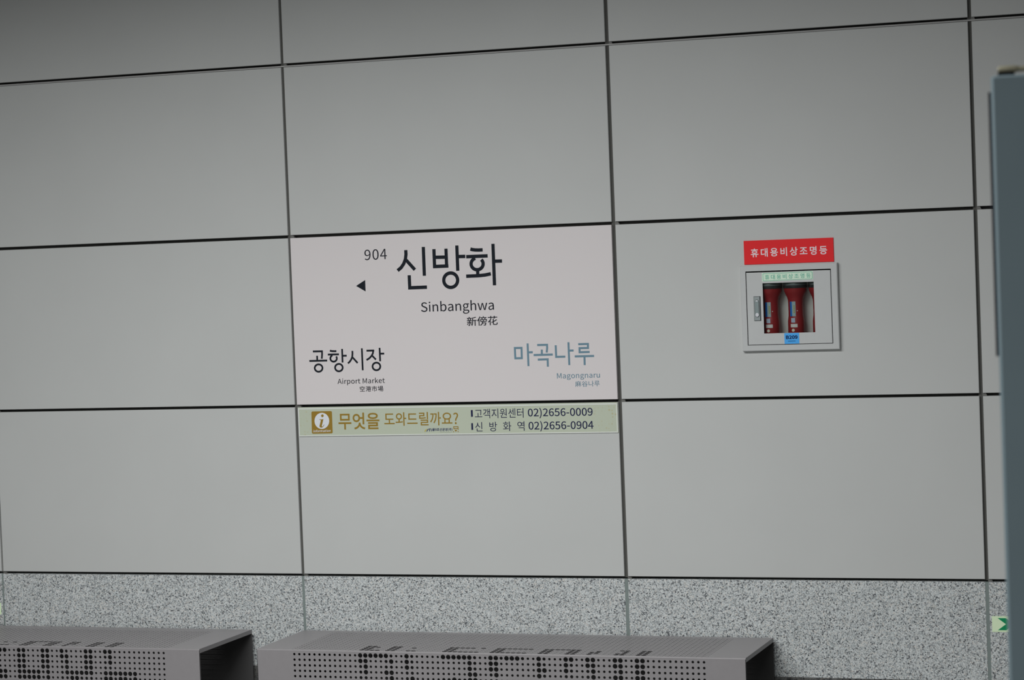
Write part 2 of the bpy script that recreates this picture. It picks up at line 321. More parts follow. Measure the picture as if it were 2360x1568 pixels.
# ------------------------------------------------------------------ lettering (outline data measured on the wall, metres)
GLYPH = {
 '(': [118,[[[84,-69],[103,-60],[78,-7],[64,50],[59,109],[64,168],[78,225],[103,277],[84,286],[56,232],[38,174],[32,109],[38,44],[56,-15]]]],
 ')': [118,[[[35,-69],[62,-15],[80,44],[86,109],[80,174],[62,232],[35,286],[15,277],[40,225],[55,168],[60,109],[55,50],[40,-7],[15,-60]]]],
 '-': [121,[[[16,86],[106,86],[106,110],[16,110]]]],
 '0': [194,[[[97,-5],[124,1],[146,17],[163,43],[174,81],[177,129],[174,177],[163,214],[146,240],[124,256],[97,261],[70,256],[48,240],[31,214],[21,177],[18,129],[21,81],[31,43],[48,17],[70,1]],[[97,21],[72,33],[55,68],[48,129],[55,190],[72,225],[97,236],[123,225],[140,190],[146,129],[140,68],[123,33]]]],
 '2': [194,[[[15,0],[177,0],[177,28],[106,28],[64,25],[117,81],[152,134],[165,186],[155,226],[129,252],[90,261],[60,257],[36,244],[14,224],[33,206],[57,227],[86,235],[112,229],[128,211],[133,185],[120,138],[82,83],[15,19]]]],
 '4': [194,[[[119,0],[149,0],[149,71],[183,71],[183,96],[149,96],[149,257],[114,257],[7,92],[7,71],[119,71]],[[119,96],[40,96],[99,184],[119,222],[121,222],[119,175]]]],
 '5': [194,[[[92,-5],[133,6],[164,36],[176,83],[165,130],[137,157],[98,165],[78,163],[60,155],[67,229],[163,229],[163,257],[39,257],[30,137],[47,126],[68,137],[90,141],[118,134],[137,114],[143,83],[136,50],[116,29],[89,22],[62,26],[42,37],[26,50],[9,29],[30,13],[56,0]]]],
 '6': [194,[[[105,-5],[142,6],[169,35],[179,79],[170,124],[146,150],[108,159],[77,151],[50,129],[54,170],[63,200],[78,220],[95,232],[116,235],[138,230],[157,215],[175,235],[149,254],[114,261],[86,256],[60,241],[39,215],[25,176],[20,123],[24,77],[36,41],[54,16],[78,1]],[[50,103],[77,128],[103,136],[128,129],[144,109],[149,79],[143,48],[128,28],[105,21],[78,30],[59,58]]]],
 '9': [194,[[[82,-5],[110,0],[136,16],[156,44],[170,84],[175,139],[171,183],[159,217],[141,242],[117,256],[89,261],[52,251],[26,222],[15,178],[24,133],[49,106],[86,97],[118,106],[145,129],[135,66],[112,32],[81,22],[57,27],[38,42],[20,22],[46,3]],[[145,155],[118,129],[91,121],[66,128],[51,148],[46,178],[51,209],[67,229],[89,236],[117,227],[136,200]]]],
 '?': [166,[[[62,77],[91,77],[103,123],[131,161],[147,204],[139,238],[116,259],[82,267],[56,263],[33,251],[15,235],[33,218],[54,234],[78,240],[99,235],[112,222],[116,202],[100,165],[73,128]],[[77,-5],[94,2],[101,20],[94,37],[77,44],[61,37],[55,20],[61,2]]]],
 'A': [213,[[[1,0],[34,0],[59,78],[153,78],[177,0],[211,0],[124,257],[88,257]],[[67,104],[105,230],[106,230],[132,144],[145,104]]]],
 'B': [230,[[[35,0],[117,0],[168,8],[202,33],[214,75],[208,105],[189,126],[162,137],[162,138],[183,150],[195,170],[200,194],[188,230],[157,250],[111,257],[35,257]],[[68,148],[68,231],[107,231],[141,227],[161,214],[168,190],[161,167],[141,153],[106,148]],[[68,26],[68,123],[112,123],[151,118],[174,102],[182,76],[174,48],[150,31],[112,26]]]],
 'M': [284,[[[35,0],[64,0],[64,142],[60,218],[62,218],[82,159],[131,26],[153,26],[222,218],[223,218],[219,142],[219,0],[249,0],[249,257],[210,257],[161,119],[143,66],[142,66],[74,257],[35,257]]]],
 'S': [209,[[[106,-5],[153,5],[183,31],[194,68],[187,100],[168,122],[141,137],[84,162],[68,175],[62,196],[68,215],[84,228],[110,233],[142,226],[168,209],[185,230],[152,252],[110,261],[68,252],[39,228],[29,193],[37,162],[57,141],[81,127],[140,101],[155,87],[161,65],[154,44],[136,29],[107,24],[68,33],[36,56],[17,33],[42,13],[72,0]]]],
 'a': [197,[[[76,-5],[109,3],[139,23],[140,23],[143,0],[169,0],[169,117],[162,158],[141,185],[103,195],[61,187],[29,170],[41,148],[67,162],[98,168],[122,161],[134,144],[137,120],[71,107],[33,84],[21,49],[28,20],[47,2]],[[85,21],[68,24],[56,34],[51,51],[59,73],[87,89],[137,99],[137,46],[111,28]]]],
 'b': [216,[[[116,-5],[141,0],[164,13],[182,34],[194,62],[199,98],[190,149],[164,183],[123,195],[92,187],[63,168],[64,202],[64,279],[32,279],[32,0],[58,0],[61,20],[62,20],[89,2]],[[111,22],[89,27],[64,42],[64,142],[90,161],[115,168],[144,159],[160,135],[165,98],[158,57],[139,31]]]],
 'e': [194,[[[109,-5],[144,1],[172,15],[160,36],[138,25],[113,21],[81,29],[59,52],[50,88],[178,88],[179,106],[170,153],[145,184],[103,195],[78,191],[55,178],[36,157],[23,129],[18,95],[23,60],[36,33],[55,12],[80,0]],[[49,110],[59,142],[79,163],[104,169],[129,163],[146,143],[151,110]]]],
 'f': [114,[[[12,164],[37,164],[37,0],[69,0],[69,164],[110,164],[110,190],[69,190],[69,220],[72,241],[81,253],[96,258],[118,252],[125,277],[93,283],[62,276],[43,254],[37,221],[37,190],[12,188]]]],
 'g': [197,[[[96,-88],[147,-78],[181,-54],[193,-22],[185,4],[163,19],[126,23],[89,23],[69,26],[59,33],[56,44],[59,57],[68,67],[96,60],[131,68],[156,91],[166,126],[161,149],[150,166],[189,166],[189,190],[123,190],[96,195],[61,187],[35,163],[25,127],[33,97],[50,76],[50,75],[35,60],[29,39],[34,20],[46,8],[46,6],[25,-13],[18,-37],[28,-64],[55,-82]],[[96,82],[76,87],[61,103],[56,127],[61,151],[76,166],[96,172],[117,166],[131,151],[137,127],[131,103],[116,87]],[[101,-65],[71,-61],[52,-50],[46,-32],[50,-16],[65,0],[90,-3],[123,-3],[144,-5],[157,-13],[161,-27],[154,-46],[133,-60]]]],
 'h': [213,[[[32,0],[64,0],[64,138],[90,160],[116,167],[137,162],[149,145],[152,116],[152,0],[184,0],[184,120],[178,161],[159,186],[126,195],[91,186],[63,163],[64,202],[64,279],[32,279]]]],
 'i': [96,[[[32,0],[64,0],[64,190],[32,190]],[[48,229],[64,235],[70,251],[64,266],[48,271],[33,266],[27,251],[33,235]]]],
 'k': [193,[[[32,0],[64,0],[64,50],[99,92],[155,0],[190,0],[118,113],[181,190],[146,190],[65,90],[64,90],[64,279],[32,279]]]],
 'm': [324,[[[32,0],[64,0],[64,138],[89,160],[112,167],[132,162],[144,145],[147,116],[147,0],[179,0],[179,138],[204,160],[227,167],[247,162],[259,145],[263,116],[263,0],[294,0],[294,120],[288,161],[269,186],[237,195],[204,185],[174,159],[164,178],[146,191],[121,195],[90,186],[62,162],[58,190],[32,190]]]],
 'n': [214,[[[32,0],[64,0],[64,138],[90,160],[116,167],[137,162],[149,145],[152,116],[152,0],[184,0],[184,120],[178,161],[159,186],[126,195],[91,186],[62,162],[58,190],[32,190]]]],
 'o': [212,[[[106,-5],[133,0],[157,12],[176,33],[189,60],[194,95],[189,130],[176,158],[157,178],[133,191],[106,195],[79,191],[55,178],[36,158],[23,130],[18,95],[23,60],[36,33],[55,12],[79,0]],[[106,22],[77,31],[58,57],[51,95],[58,133],[77,159],[106,168],[135,159],[154,133],[161,95],[154,57],[135,31]]]],
 'p': [217,[[[32,-80],[64,-80],[64,-16],[63,18],[90,1],[116,-5],[141,0],[164,13],[182,34],[194,62],[199,98],[190,149],[164,183],[123,195],[91,187],[62,168],[58,190],[32,190]],[[111,22],[89,27],[64,42],[64,142],[91,161],[115,168],[144,159],[160,135],[165,98],[158,57],[139,31]]]],
 'r': [136,[[[32,0],[64,0],[64,122],[79,148],[95,162],[112,166],[131,163],[137,191],[116,195],[96,190],[78,176],[62,155],[58,190],[32,190]]]],
 't': [132,[[[92,-5],[127,2],[121,27],[99,21],[82,26],[72,38],[70,58],[70,164],[121,164],[121,190],[70,190],[70,244],[43,244],[40,190],[9,188],[9,164],[38,164],[38,59],[43,25],[60,3]]]],
 'u': [213,[[[88,-5],[112,0],[132,12],[151,30],[152,30],[154,0],[181,0],[181,190],[149,190],[149,55],[124,31],[97,23],[77,28],[65,45],[62,74],[62,190],[29,190],[29,70],[36,29],[55,4]]]],
 'w': [281,[[[62,0],[99,0],[126,102],[139,157],[141,157],[154,103],[181,0],[220,0],[272,190],[241,190],[213,80],[202,27],[200,27],[187,80],[157,190],[126,190],[96,80],[83,27],[82,27],[70,80],[42,190],[9,190]]]],
 '傍': [350,[[[203,294],[211,261],[119,261],[119,239],[320,239],[320,261],[239,261],[228,298]],[[201,158],[210,126],[116,126],[116,104],[173,104],[164,54],[143,16],[102,-10],[117,-29],[152,-9],[176,17],[190,49],[277,49],[272,12],[266,-3],[254,-6],[217,-5],[224,-27],[266,-28],[278,-25],[288,-19],[298,5],[306,71],[195,71],[199,104],[322,104],[322,126],[238,126],[227,162]],[[111,194],[111,138],[137,138],[137,173],[303,173],[303,138],[329,138],[329,194],[273,194],[291,234],[264,239],[247,194],[185,194],[194,196],[180,237],[156,233],[168,194]],[[93,293],[57,216],[11,153],[26,127],[56,165],[56,-27],[81,-27],[81,206],[118,285]]]],
 '場': [350,[[[174,217],[287,217],[287,190],[174,190]],[[174,264],[287,264],[287,236],[174,236]],[[150,284],[150,170],[311,170],[311,284]],[[116,150],[116,127],[165,127],[134,88],[95,57],[113,41],[137,59],[159,81],[194,81],[158,36],[115,2],[133,-14],[181,28],[218,81],[252,81],[223,26],[183,-14],[203,-29],[232,0],[256,39],[274,81],[301,81],[294,21],[286,-3],[275,-7],[245,-5],[251,-27],[286,-27],[297,-24],[306,-18],[318,14],[328,103],[176,103],[191,127],[336,127],[336,150]],[[12,62],[22,36],[126,87],[120,110],[84,94],[84,193],[122,193],[122,218],[84,218],[84,291],[60,291],[60,218],[19,218],[19,193],[60,193],[60,83]]]],
 '市': [350,[[[145,289],[168,243],[18,243],[18,217],[160,217],[160,169],[52,169],[52,13],[78,13],[78,144],[160,144],[160,-27],[187,-27],[187,144],[275,144],[275,46],[273,41],[267,39],[216,40],[225,14],[262,15],[287,19],[299,28],[302,46],[302,169],[187,169],[187,217],[333,217],[333,243],[193,243],[198,244],[170,297]]]],
 '新': [350,[[[126,75],[155,18],[173,29],[144,84]],[[47,82],[34,51],[14,24],[33,11],[53,41],[69,77]],[[194,261],[194,140],[192,90],[183,38],[161,-9],[181,-25],[205,27],[216,85],[218,151],[271,151],[271,-26],[297,-26],[297,151],[335,151],[335,176],[218,176],[218,243],[274,254],[325,269],[303,288],[254,273]],[[75,290],[90,257],[21,257],[21,235],[176,235],[176,257],[118,257],[99,296]],[[132,234],[113,178],[16,178],[16,155],[88,155],[88,119],[18,119],[18,96],[88,96],[88,6],[84,2],[57,2],[64,-21],[86,-20],[102,-16],[110,-8],[112,6],[112,96],[178,96],[178,119],[112,119],[112,155],[182,155],[182,178],[137,178],[157,228]],[[44,228],[53,202],[58,178],[81,184],[75,208],[65,233]]]],
 '港': [350,[[[30,272],[63,253],[90,232],[105,254],[78,273],[45,291]],[[12,178],[46,160],[72,141],[88,162],[60,181],[27,197]],[[173,107],[255,107],[255,70],[173,70]],[[250,294],[250,252],[181,252],[181,294],[156,294],[156,252],[109,252],[109,228],[156,228],[156,188],[94,188],[94,164],[157,164],[130,124],[96,93],[79,105],[50,44],[22,-7],[45,-23],[96,81],[106,68],[128,85],[148,107],[148,13],[152,-10],[167,-21],[196,-25],[275,-25],[300,-20],[313,-4],[318,29],[296,38],[293,13],[286,1],[273,-1],[198,-1],[177,1],[173,13],[173,49],[279,49],[279,115],[301,90],[325,71],[343,92],[305,122],[276,164],[338,164],[338,188],[276,188],[276,228],[328,228],[328,252],[276,252],[276,294]],[[163,128],[183,164],[250,164],[270,128]],[[181,228],[250,228],[250,188],[181,188]]]],
 '空': [350,[[[197,188],[255,156],[304,125],[322,145],[214,206]],[[134,207],[87,172],[30,145],[45,122],[104,154],[153,190]],[[27,8],[27,-16],[325,-16],[325,8],[188,8],[188,96],[289,96],[289,120],[64,120],[64,96],[161,96],[161,8]],[[148,289],[166,251],[27,251],[27,172],[53,172],[53,227],[297,227],[297,181],[324,181],[324,251],[198,251],[176,296]]]],
 '花': [350,[[[298,169],[258,141],[209,113],[209,196],[182,196],[182,99],[128,75],[139,55],[182,74],[182,21],[186,-6],[200,-19],[227,-22],[292,-22],[317,-16],[330,5],[336,46],[312,57],[309,23],[303,7],[291,3],[230,3],[213,6],[209,20],[209,86],[267,117],[317,148]],[[107,197],[68,138],[18,91],[40,72],[76,107],[76,-28],[102,-28],[102,140],[133,189]],[[220,294],[220,260],[132,260],[132,294],[105,294],[105,260],[21,260],[21,235],[105,235],[105,205],[132,205],[132,235],[220,235],[220,203],[247,203],[247,235],[329,235],[329,260],[247,260],[247,294]]]],
 '谷': [350,[[[206,273],[258,231],[301,190],[324,207],[279,247],[227,288]],[[118,285],[77,243],[28,208],[50,189],[99,228],[143,275]],[[174,232],[133,181],[77,137],[13,107],[29,82],[78,105],[78,-28],[104,-28],[104,-14],[248,-14],[248,-28],[276,-28],[276,103],[319,82],[339,106],[282,132],[230,167],[189,208],[195,217]],[[104,9],[104,89],[248,89],[248,9]],[[89,112],[135,147],[174,188],[214,148],[260,112]]]],
 '麻': [350,[[[125,221],[125,169],[73,169],[73,146],[119,146],[93,85],[58,39],[75,20],[102,57],[125,106],[125,-27],[149,-27],[149,114],[181,71],[195,92],[149,143],[149,146],[190,146],[190,169],[149,169],[149,221]],[[250,221],[250,169],[200,169],[200,146],[244,146],[214,84],[175,37],[193,19],[223,59],[250,112],[250,-27],[274,-27],[274,117],[297,63],[323,22],[342,40],[309,86],[282,146],[331,146],[331,169],[274,169],[274,221]],[[164,289],[179,254],[36,254],[36,159],[35,104],[27,45],[8,-10],[30,-26],[51,34],[61,99],[63,159],[63,229],[332,229],[332,254],[209,254],[190,296]]]],
 '객': [322,[[[72,88],[72,64],[256,64],[256,-27],[284,-27],[284,88]],[[187,283],[187,105],[215,105],[215,186],[257,186],[257,103],[284,103],[284,289],[257,289],[257,210],[215,210],[215,283]],[[32,266],[32,242],[125,242],[110,193],[74,153],[19,121],[33,99],[77,123],[111,151],[135,184],[150,223],[155,266]]]],
 '고': [322,[[[48,258],[48,234],[241,234],[239,163],[229,83],[258,80],[268,163],[270,227],[270,258]],[[129,154],[129,41],[18,41],[18,17],[304,17],[304,41],[158,41],[158,154]]]],
 '까': [322,[[[237,290],[237,-27],[266,-27],[266,135],[313,135],[313,159],[266,159],[266,290]],[[26,255],[26,231],[85,231],[76,170],[54,112],[16,61],[39,44],[84,109],[106,180],[112,255]],[[123,255],[123,231],[172,231],[164,164],[144,99],[106,39],[130,23],[174,97],[194,176],[199,255]]]],
 '나': [322,[[[232,290],[232,-27],[261,-27],[261,139],[311,139],[311,163],[261,163],[261,290]],[[30,53],[55,53],[128,56],[206,67],[202,92],[129,81],[59,77],[59,258],[30,258]]]],
 '대': [322,[[[187,283],[187,-11],[214,-11],[214,139],[258,139],[258,-27],[286,-27],[286,290],[258,290],[258,162],[214,162],[214,283]],[[29,251],[29,51],[112,52],[167,60],[164,84],[114,77],[58,75],[58,227],[146,227],[146,251]]]],
 '도': [322,[[[54,264],[54,118],[146,118],[146,37],[18,37],[18,13],[305,13],[305,37],[175,37],[175,118],[271,118],[271,141],[83,141],[83,240],[268,240],[268,264]]]],
 '드': [322,[[[18,40],[18,16],[305,16],[305,40]],[[54,260],[54,114],[271,114],[271,138],[83,138],[83,236],[268,236],[268,260]]]],
 '등': [322,[[[18,139],[18,115],[304,115],[304,139]],[[160,88],[102,81],[65,61],[52,30],[65,-1],[102,-20],[160,-27],[218,-20],[256,-1],[269,30],[256,61],[218,81]],[[160,65],[203,61],[230,49],[239,30],[230,12],[203,0],[160,-4],[118,0],[91,12],[81,30],[91,49],[118,61]],[[54,277],[54,169],[270,169],[270,193],[82,193],[82,253],[268,253],[268,277]]]],
 '루': [322,[[[53,130],[277,130],[277,154],[82,154],[82,194],[270,194],[270,277],[51,277],[51,254],[240,254],[240,216],[53,216]],[[17,97],[17,74],[146,74],[146,-28],[175,-28],[175,74],[304,74],[304,97]]]],
 '릴': [322,[[[248,290],[248,123],[277,123],[277,290]],[[33,275],[33,252],[149,252],[149,217],[34,217],[34,135],[59,135],[140,137],[213,145],[210,167],[140,160],[62,158],[62,196],[178,196],[178,275]],[[73,-24],[288,-24],[288,-1],[102,-1],[102,34],[277,34],[277,109],[72,109],[72,86],[248,86],[248,55],[73,55]]]],
 '명': [322,[[[148,242],[148,148],[61,148],[61,242]],[[174,93],[117,86],[81,65],[68,33],[81,1],[117,-20],[174,-27],[230,-20],[266,1],[279,33],[266,65],[230,86]],[[174,70],[215,66],[241,53],[250,33],[241,13],[215,1],[174,-4],[133,1],[106,13],[97,33],[106,53],[133,66]],[[249,215],[249,175],[176,175],[176,215]],[[32,265],[32,125],[176,125],[176,152],[249,152],[249,102],[278,102],[278,290],[249,290],[249,238],[176,238],[176,265]]]],
 '무': [322,[[[54,272],[54,148],[268,148],[268,272]],[[239,249],[239,172],[82,172],[82,249]],[[17,106],[17,82],[146,82],[146,-27],[174,-27],[174,82],[304,82],[304,106]]]],
 '방': [322,[[[162,91],[107,84],[71,64],[58,32],[71,0],[107,-20],[162,-27],[218,-20],[254,0],[266,32],[254,64],[218,84]],[[162,68],[203,63],[229,51],[238,32],[229,13],[203,0],[162,-4],[122,0],[96,13],[87,32],[96,51],[122,63]],[[30,270],[30,124],[177,124],[177,270],[148,270],[148,222],[59,222],[59,270]],[[59,199],[148,199],[148,147],[59,147]],[[234,290],[234,99],[263,99],[263,186],[310,186],[310,210],[263,210],[263,290]]]],
 '비': [322,[[[248,290],[248,-28],[277,-28],[277,290]],[[35,263],[35,49],[185,49],[185,263],[156,263],[156,179],[64,179],[64,263]],[[64,156],[156,156],[156,73],[64,73]]]],
 '상': [322,[[[162,89],[107,82],[71,62],[58,31],[71,0],[107,-20],[162,-27],[218,-20],[254,0],[266,31],[254,62],[218,82]],[[162,66],[203,62],[229,50],[238,31],[229,12],[203,1],[162,-4],[122,1],[96,12],[87,31],[96,50],[122,62]],[[95,273],[95,241],[85,195],[58,157],[16,132],[32,109],[65,128],[92,155],[110,189],[127,159],[153,135],[185,118],[200,140],[160,163],[133,198],[123,238],[123,273]],[[234,290],[234,97],[263,97],[263,183],[310,183],[310,208],[263,208],[263,290]]]],
 '선': [322,[[[249,289],[249,215],[180,215],[180,191],[249,191],[249,53],[278,53],[278,289]],[[97,270],[97,231],[87,185],[59,146],[18,121],[33,98],[67,117],[94,145],[112,180],[130,149],[155,123],[187,105],[203,128],[162,152],[135,188],[126,230],[126,270]],[[75,79],[75,-20],[285,-20],[285,4],[104,4],[104,79]]]],
 '센': [322,[[[257,290],[257,52],[284,52],[284,290]],[[195,283],[195,210],[146,210],[146,186],[195,186],[195,61],[222,61],[222,283]],[[78,81],[78,-20],[294,-20],[294,4],[107,4],[107,81]],[[83,267],[83,221],[75,182],[53,146],[18,119],[34,97],[62,116],[83,141],[97,171],[111,144],[131,122],[157,105],[173,128],[139,151],[118,184],[111,221],[111,267]]]],
 '신': [322,[[[248,289],[248,57],[277,57],[277,289]],[[74,78],[74,-20],[287,-20],[287,4],[103,4],[103,78]],[[100,272],[100,240],[90,192],[62,153],[21,126],[36,103],[70,123],[97,151],[115,187],[133,153],[160,127],[193,109],[208,132],[167,157],[139,194],[129,240],[129,272]]]],
 '엇': [322,[[[104,243],[131,237],[150,218],[158,192],[150,165],[131,146],[104,140],[76,146],[57,165],[50,192],[57,218],[76,237]],[[104,268],[62,258],[33,231],[22,192],[33,152],[62,125],[104,115],[142,123],[170,145],[184,179],[249,179],[249,72],[278,72],[278,290],[249,290],[249,203],[185,203],[171,237],[143,260]],[[161,97],[161,85],[146,45],[108,15],[55,-2],[66,-26],[112,-12],[150,12],[176,44],[202,12],[240,-12],[286,-26],[297,-2],[245,14],[206,45],[191,85],[191,97]]]],
 '역': [322,[[[67,85],[67,62],[249,62],[249,-27],[278,-27],[278,85]],[[104,247],[131,240],[150,222],[158,196],[150,169],[131,151],[104,144],[76,151],[57,169],[50,196],[57,222],[76,240]],[[249,219],[249,172],[182,172],[185,196],[182,219]],[[104,272],[62,262],[33,235],[22,196],[33,156],[62,129],[104,119],[141,127],[169,148],[249,148],[249,103],[278,103],[278,290],[249,290],[249,243],[169,243],[141,264]]]],
 '영': [322,[[[104,246],[132,239],[151,222],[158,195],[151,169],[132,151],[104,145],[76,151],[57,169],[50,195],[57,222],[76,239]],[[174,95],[117,87],[81,67],[68,34],[81,1],[117,-19],[174,-27],[230,-19],[266,1],[279,34],[266,67],[230,87]],[[174,72],[215,67],[241,54],[251,34],[241,14],[215,1],[174,-4],[133,1],[106,14],[97,34],[106,54],[133,67]],[[181,220],[249,220],[249,171],[181,171],[185,195]],[[249,290],[249,244],[168,244],[140,263],[104,271],[62,261],[33,235],[22,195],[33,156],[62,130],[104,120],[140,127],[168,147],[249,147],[249,102],[278,102],[278,290]]]],
 '와': [322,[[[112,244],[141,238],[160,220],[167,194],[160,168],[141,151],[112,145],[83,151],[64,168],[56,194],[64,220],[83,238]],[[18,41],[112,43],[214,53],[212,75],[127,68],[127,121],[163,134],[187,159],[196,194],[185,233],[155,259],[112,269],[68,259],[39,233],[28,194],[37,159],[61,134],[98,121],[98,67],[14,65]],[[232,290],[232,-27],[261,-27],[261,134],[311,134],[311,159],[261,159],[261,290]]]],
 '요': [322,[[[160,246],[206,239],[236,219],[248,188],[236,157],[206,137],[160,130],[115,137],[85,157],[74,188],[85,219],[115,239]],[[160,270],[123,266],[91,255],[67,238],[51,215],[46,188],[51,162],[65,140],[88,123],[88,37],[18,37],[18,13],[305,13],[305,37],[234,37],[234,123],[256,140],[271,162],[276,188],[270,215],[254,238],[230,255],[198,266]],[[117,37],[117,112],[160,107],[205,112],[205,37]]]],
 '용': [322,[[[160,85],[102,79],[65,60],[52,30],[65,-1],[102,-20],[160,-27],[218,-20],[256,-1],[269,30],[256,60],[218,79]],[[160,63],[203,59],[230,48],[239,30],[230,11],[203,0],[160,-4],[118,0],[91,11],[81,30],[91,48],[118,59]],[[160,261],[204,257],[232,244],[242,225],[232,205],[204,193],[160,189],[117,193],[89,205],[79,225],[89,244],[117,257]],[[160,284],[101,277],[63,257],[49,225],[54,205],[67,189],[88,178],[88,133],[18,133],[18,110],[304,110],[304,133],[233,133],[233,178],[254,189],[267,205],[272,225],[258,257],[220,277]],[[117,133],[117,170],[160,166],[204,170],[204,133]]]],
 '운': [322,[[[160,282],[102,274],[63,252],[49,218],[63,184],[102,162],[160,154],[219,162],[258,184],[271,218],[258,252],[219,274]],[[160,258],[203,253],[230,239],[241,218],[230,197],[203,183],[160,178],[118,183],[90,197],[80,218],[90,239],[118,253]],[[17,129],[17,105],[148,105],[148,41],[178,41],[178,105],[304,105],[304,129]],[[54,72],[54,-20],[272,-20],[272,4],[83,4],[83,72]]]],
 '울': [322,[[[160,286],[100,279],[62,261],[49,231],[62,201],[100,183],[160,176],[220,183],[258,201],[272,231],[258,261],[220,279]],[[160,264],[205,260],[232,249],[242,231],[232,213],[205,202],[160,198],[116,202],[89,213],[79,231],[89,249],[116,260]],[[53,-24],[276,-24],[276,-1],[81,-1],[81,31],[267,31],[267,103],[175,103],[175,132],[304,132],[304,155],[18,155],[18,132],[146,132],[146,103],[52,103],[52,81],[238,81],[238,53],[53,53]]]],
 '원': [322,[[[119,277],[78,270],[51,250],[41,221],[51,192],[78,173],[119,166],[159,173],[187,192],[196,221],[187,250],[159,270]],[[119,255],[145,251],[162,239],[169,221],[162,204],[145,192],[119,188],[92,192],[75,204],[68,221],[75,239],[92,251]],[[20,119],[107,120],[107,60],[136,60],[136,122],[222,131],[220,152],[115,145],[16,143]],[[183,102],[183,81],[248,81],[248,49],[277,49],[277,289],[248,289],[248,102]],[[61,72],[61,-20],[284,-20],[284,4],[90,4],[90,72]]]],
 '을': [322,[[[160,284],[100,278],[62,259],[49,229],[62,199],[100,181],[160,174],[220,181],[258,199],[272,229],[258,259],[220,278]],[[160,262],[205,258],[232,247],[242,229],[232,211],[205,200],[160,196],[116,200],[89,211],[79,229],[89,247],[116,258]],[[18,153],[18,130],[304,130],[304,153]],[[53,-24],[276,-24],[276,-1],[81,-1],[81,31],[267,31],[267,103],[52,103],[52,81],[238,81],[238,53],[53,53]]]],
 '조': [322,[[[146,114],[146,37],[18,37],[18,13],[305,13],[305,37],[175,37],[175,114]],[[41,261],[41,237],[146,237],[146,230],[128,183],[85,146],[32,126],[43,103],[91,120],[132,149],[161,188],[190,149],[232,121],[279,104],[291,127],[237,147],[193,183],[176,230],[176,237],[280,237],[280,261]]]],
 '주': [322,[[[44,270],[44,246],[144,246],[128,206],[88,176],[34,159],[46,136],[93,150],[133,175],[160,208],[188,175],[228,150],[276,136],[287,159],[234,176],[193,206],[177,246],[276,246],[276,270]],[[18,109],[18,85],[146,85],[146,-27],[174,-27],[174,85],[304,85],[304,109]]]],
 '지': [322,[[[248,290],[248,-27],[277,-27],[277,290]],[[28,257],[28,233],[101,233],[101,193],[90,138],[59,90],[18,57],[34,34],[68,58],[97,94],[116,138],[136,97],[164,64],[199,41],[215,64],[172,95],[142,140],[131,193],[131,233],[204,233],[204,257]]]],
 '터': [322,[[[184,170],[184,146],[249,146],[249,-28],[278,-28],[278,290],[249,290],[249,170]],[[32,261],[32,48],[56,48],[134,50],[201,58],[197,82],[134,74],[61,72],[61,148],[165,148],[165,172],[61,172],[61,237],[179,237],[179,261]]]],
 '호': [322,[[[160,175],[200,171],[226,158],[235,138],[226,118],[200,105],[160,101],[121,105],[95,118],[86,138],[95,158],[121,171]],[[146,284],[146,243],[32,243],[32,219],[289,219],[289,243],[175,243],[175,284]],[[160,198],[105,191],[69,170],[57,138],[67,107],[98,87],[146,78],[146,34],[18,34],[18,10],[305,10],[305,34],[175,34],[175,78],[222,87],[253,107],[264,138],[251,170],[216,191]]]],
 '화': [322,[[[114,187],[139,182],[155,170],[161,151],[155,132],[139,119],[114,115],[89,119],[73,132],[67,151],[73,170],[89,182]],[[114,209],[75,202],[49,182],[40,151],[47,123],[68,103],[99,93],[99,58],[14,57],[18,33],[112,35],[216,46],[214,67],[129,60],[129,93],[160,103],[181,123],[189,151],[179,182],[153,202]],[[232,290],[232,-27],[262,-27],[262,131],[311,131],[311,155],[262,155],[262,290]],[[99,289],[99,251],[19,251],[19,228],[208,228],[208,251],[129,251],[129,289]]]],
 '휴': [322,[[[160,213],[105,207],[70,189],[57,161],[70,132],[105,114],[160,108],[216,114],[251,132],[263,161],[251,189],[216,207]],[[160,191],[200,187],[225,177],[233,161],[225,144],[200,134],[160,131],[121,134],[96,144],[88,161],[96,177],[121,187]],[[18,87],[18,63],[92,63],[92,-28],[121,-28],[121,63],[201,63],[201,-28],[230,-28],[230,63],[305,63],[305,87]],[[146,291],[146,255],[33,255],[33,231],[287,231],[287,255],[175,255],[175,291]]]]}
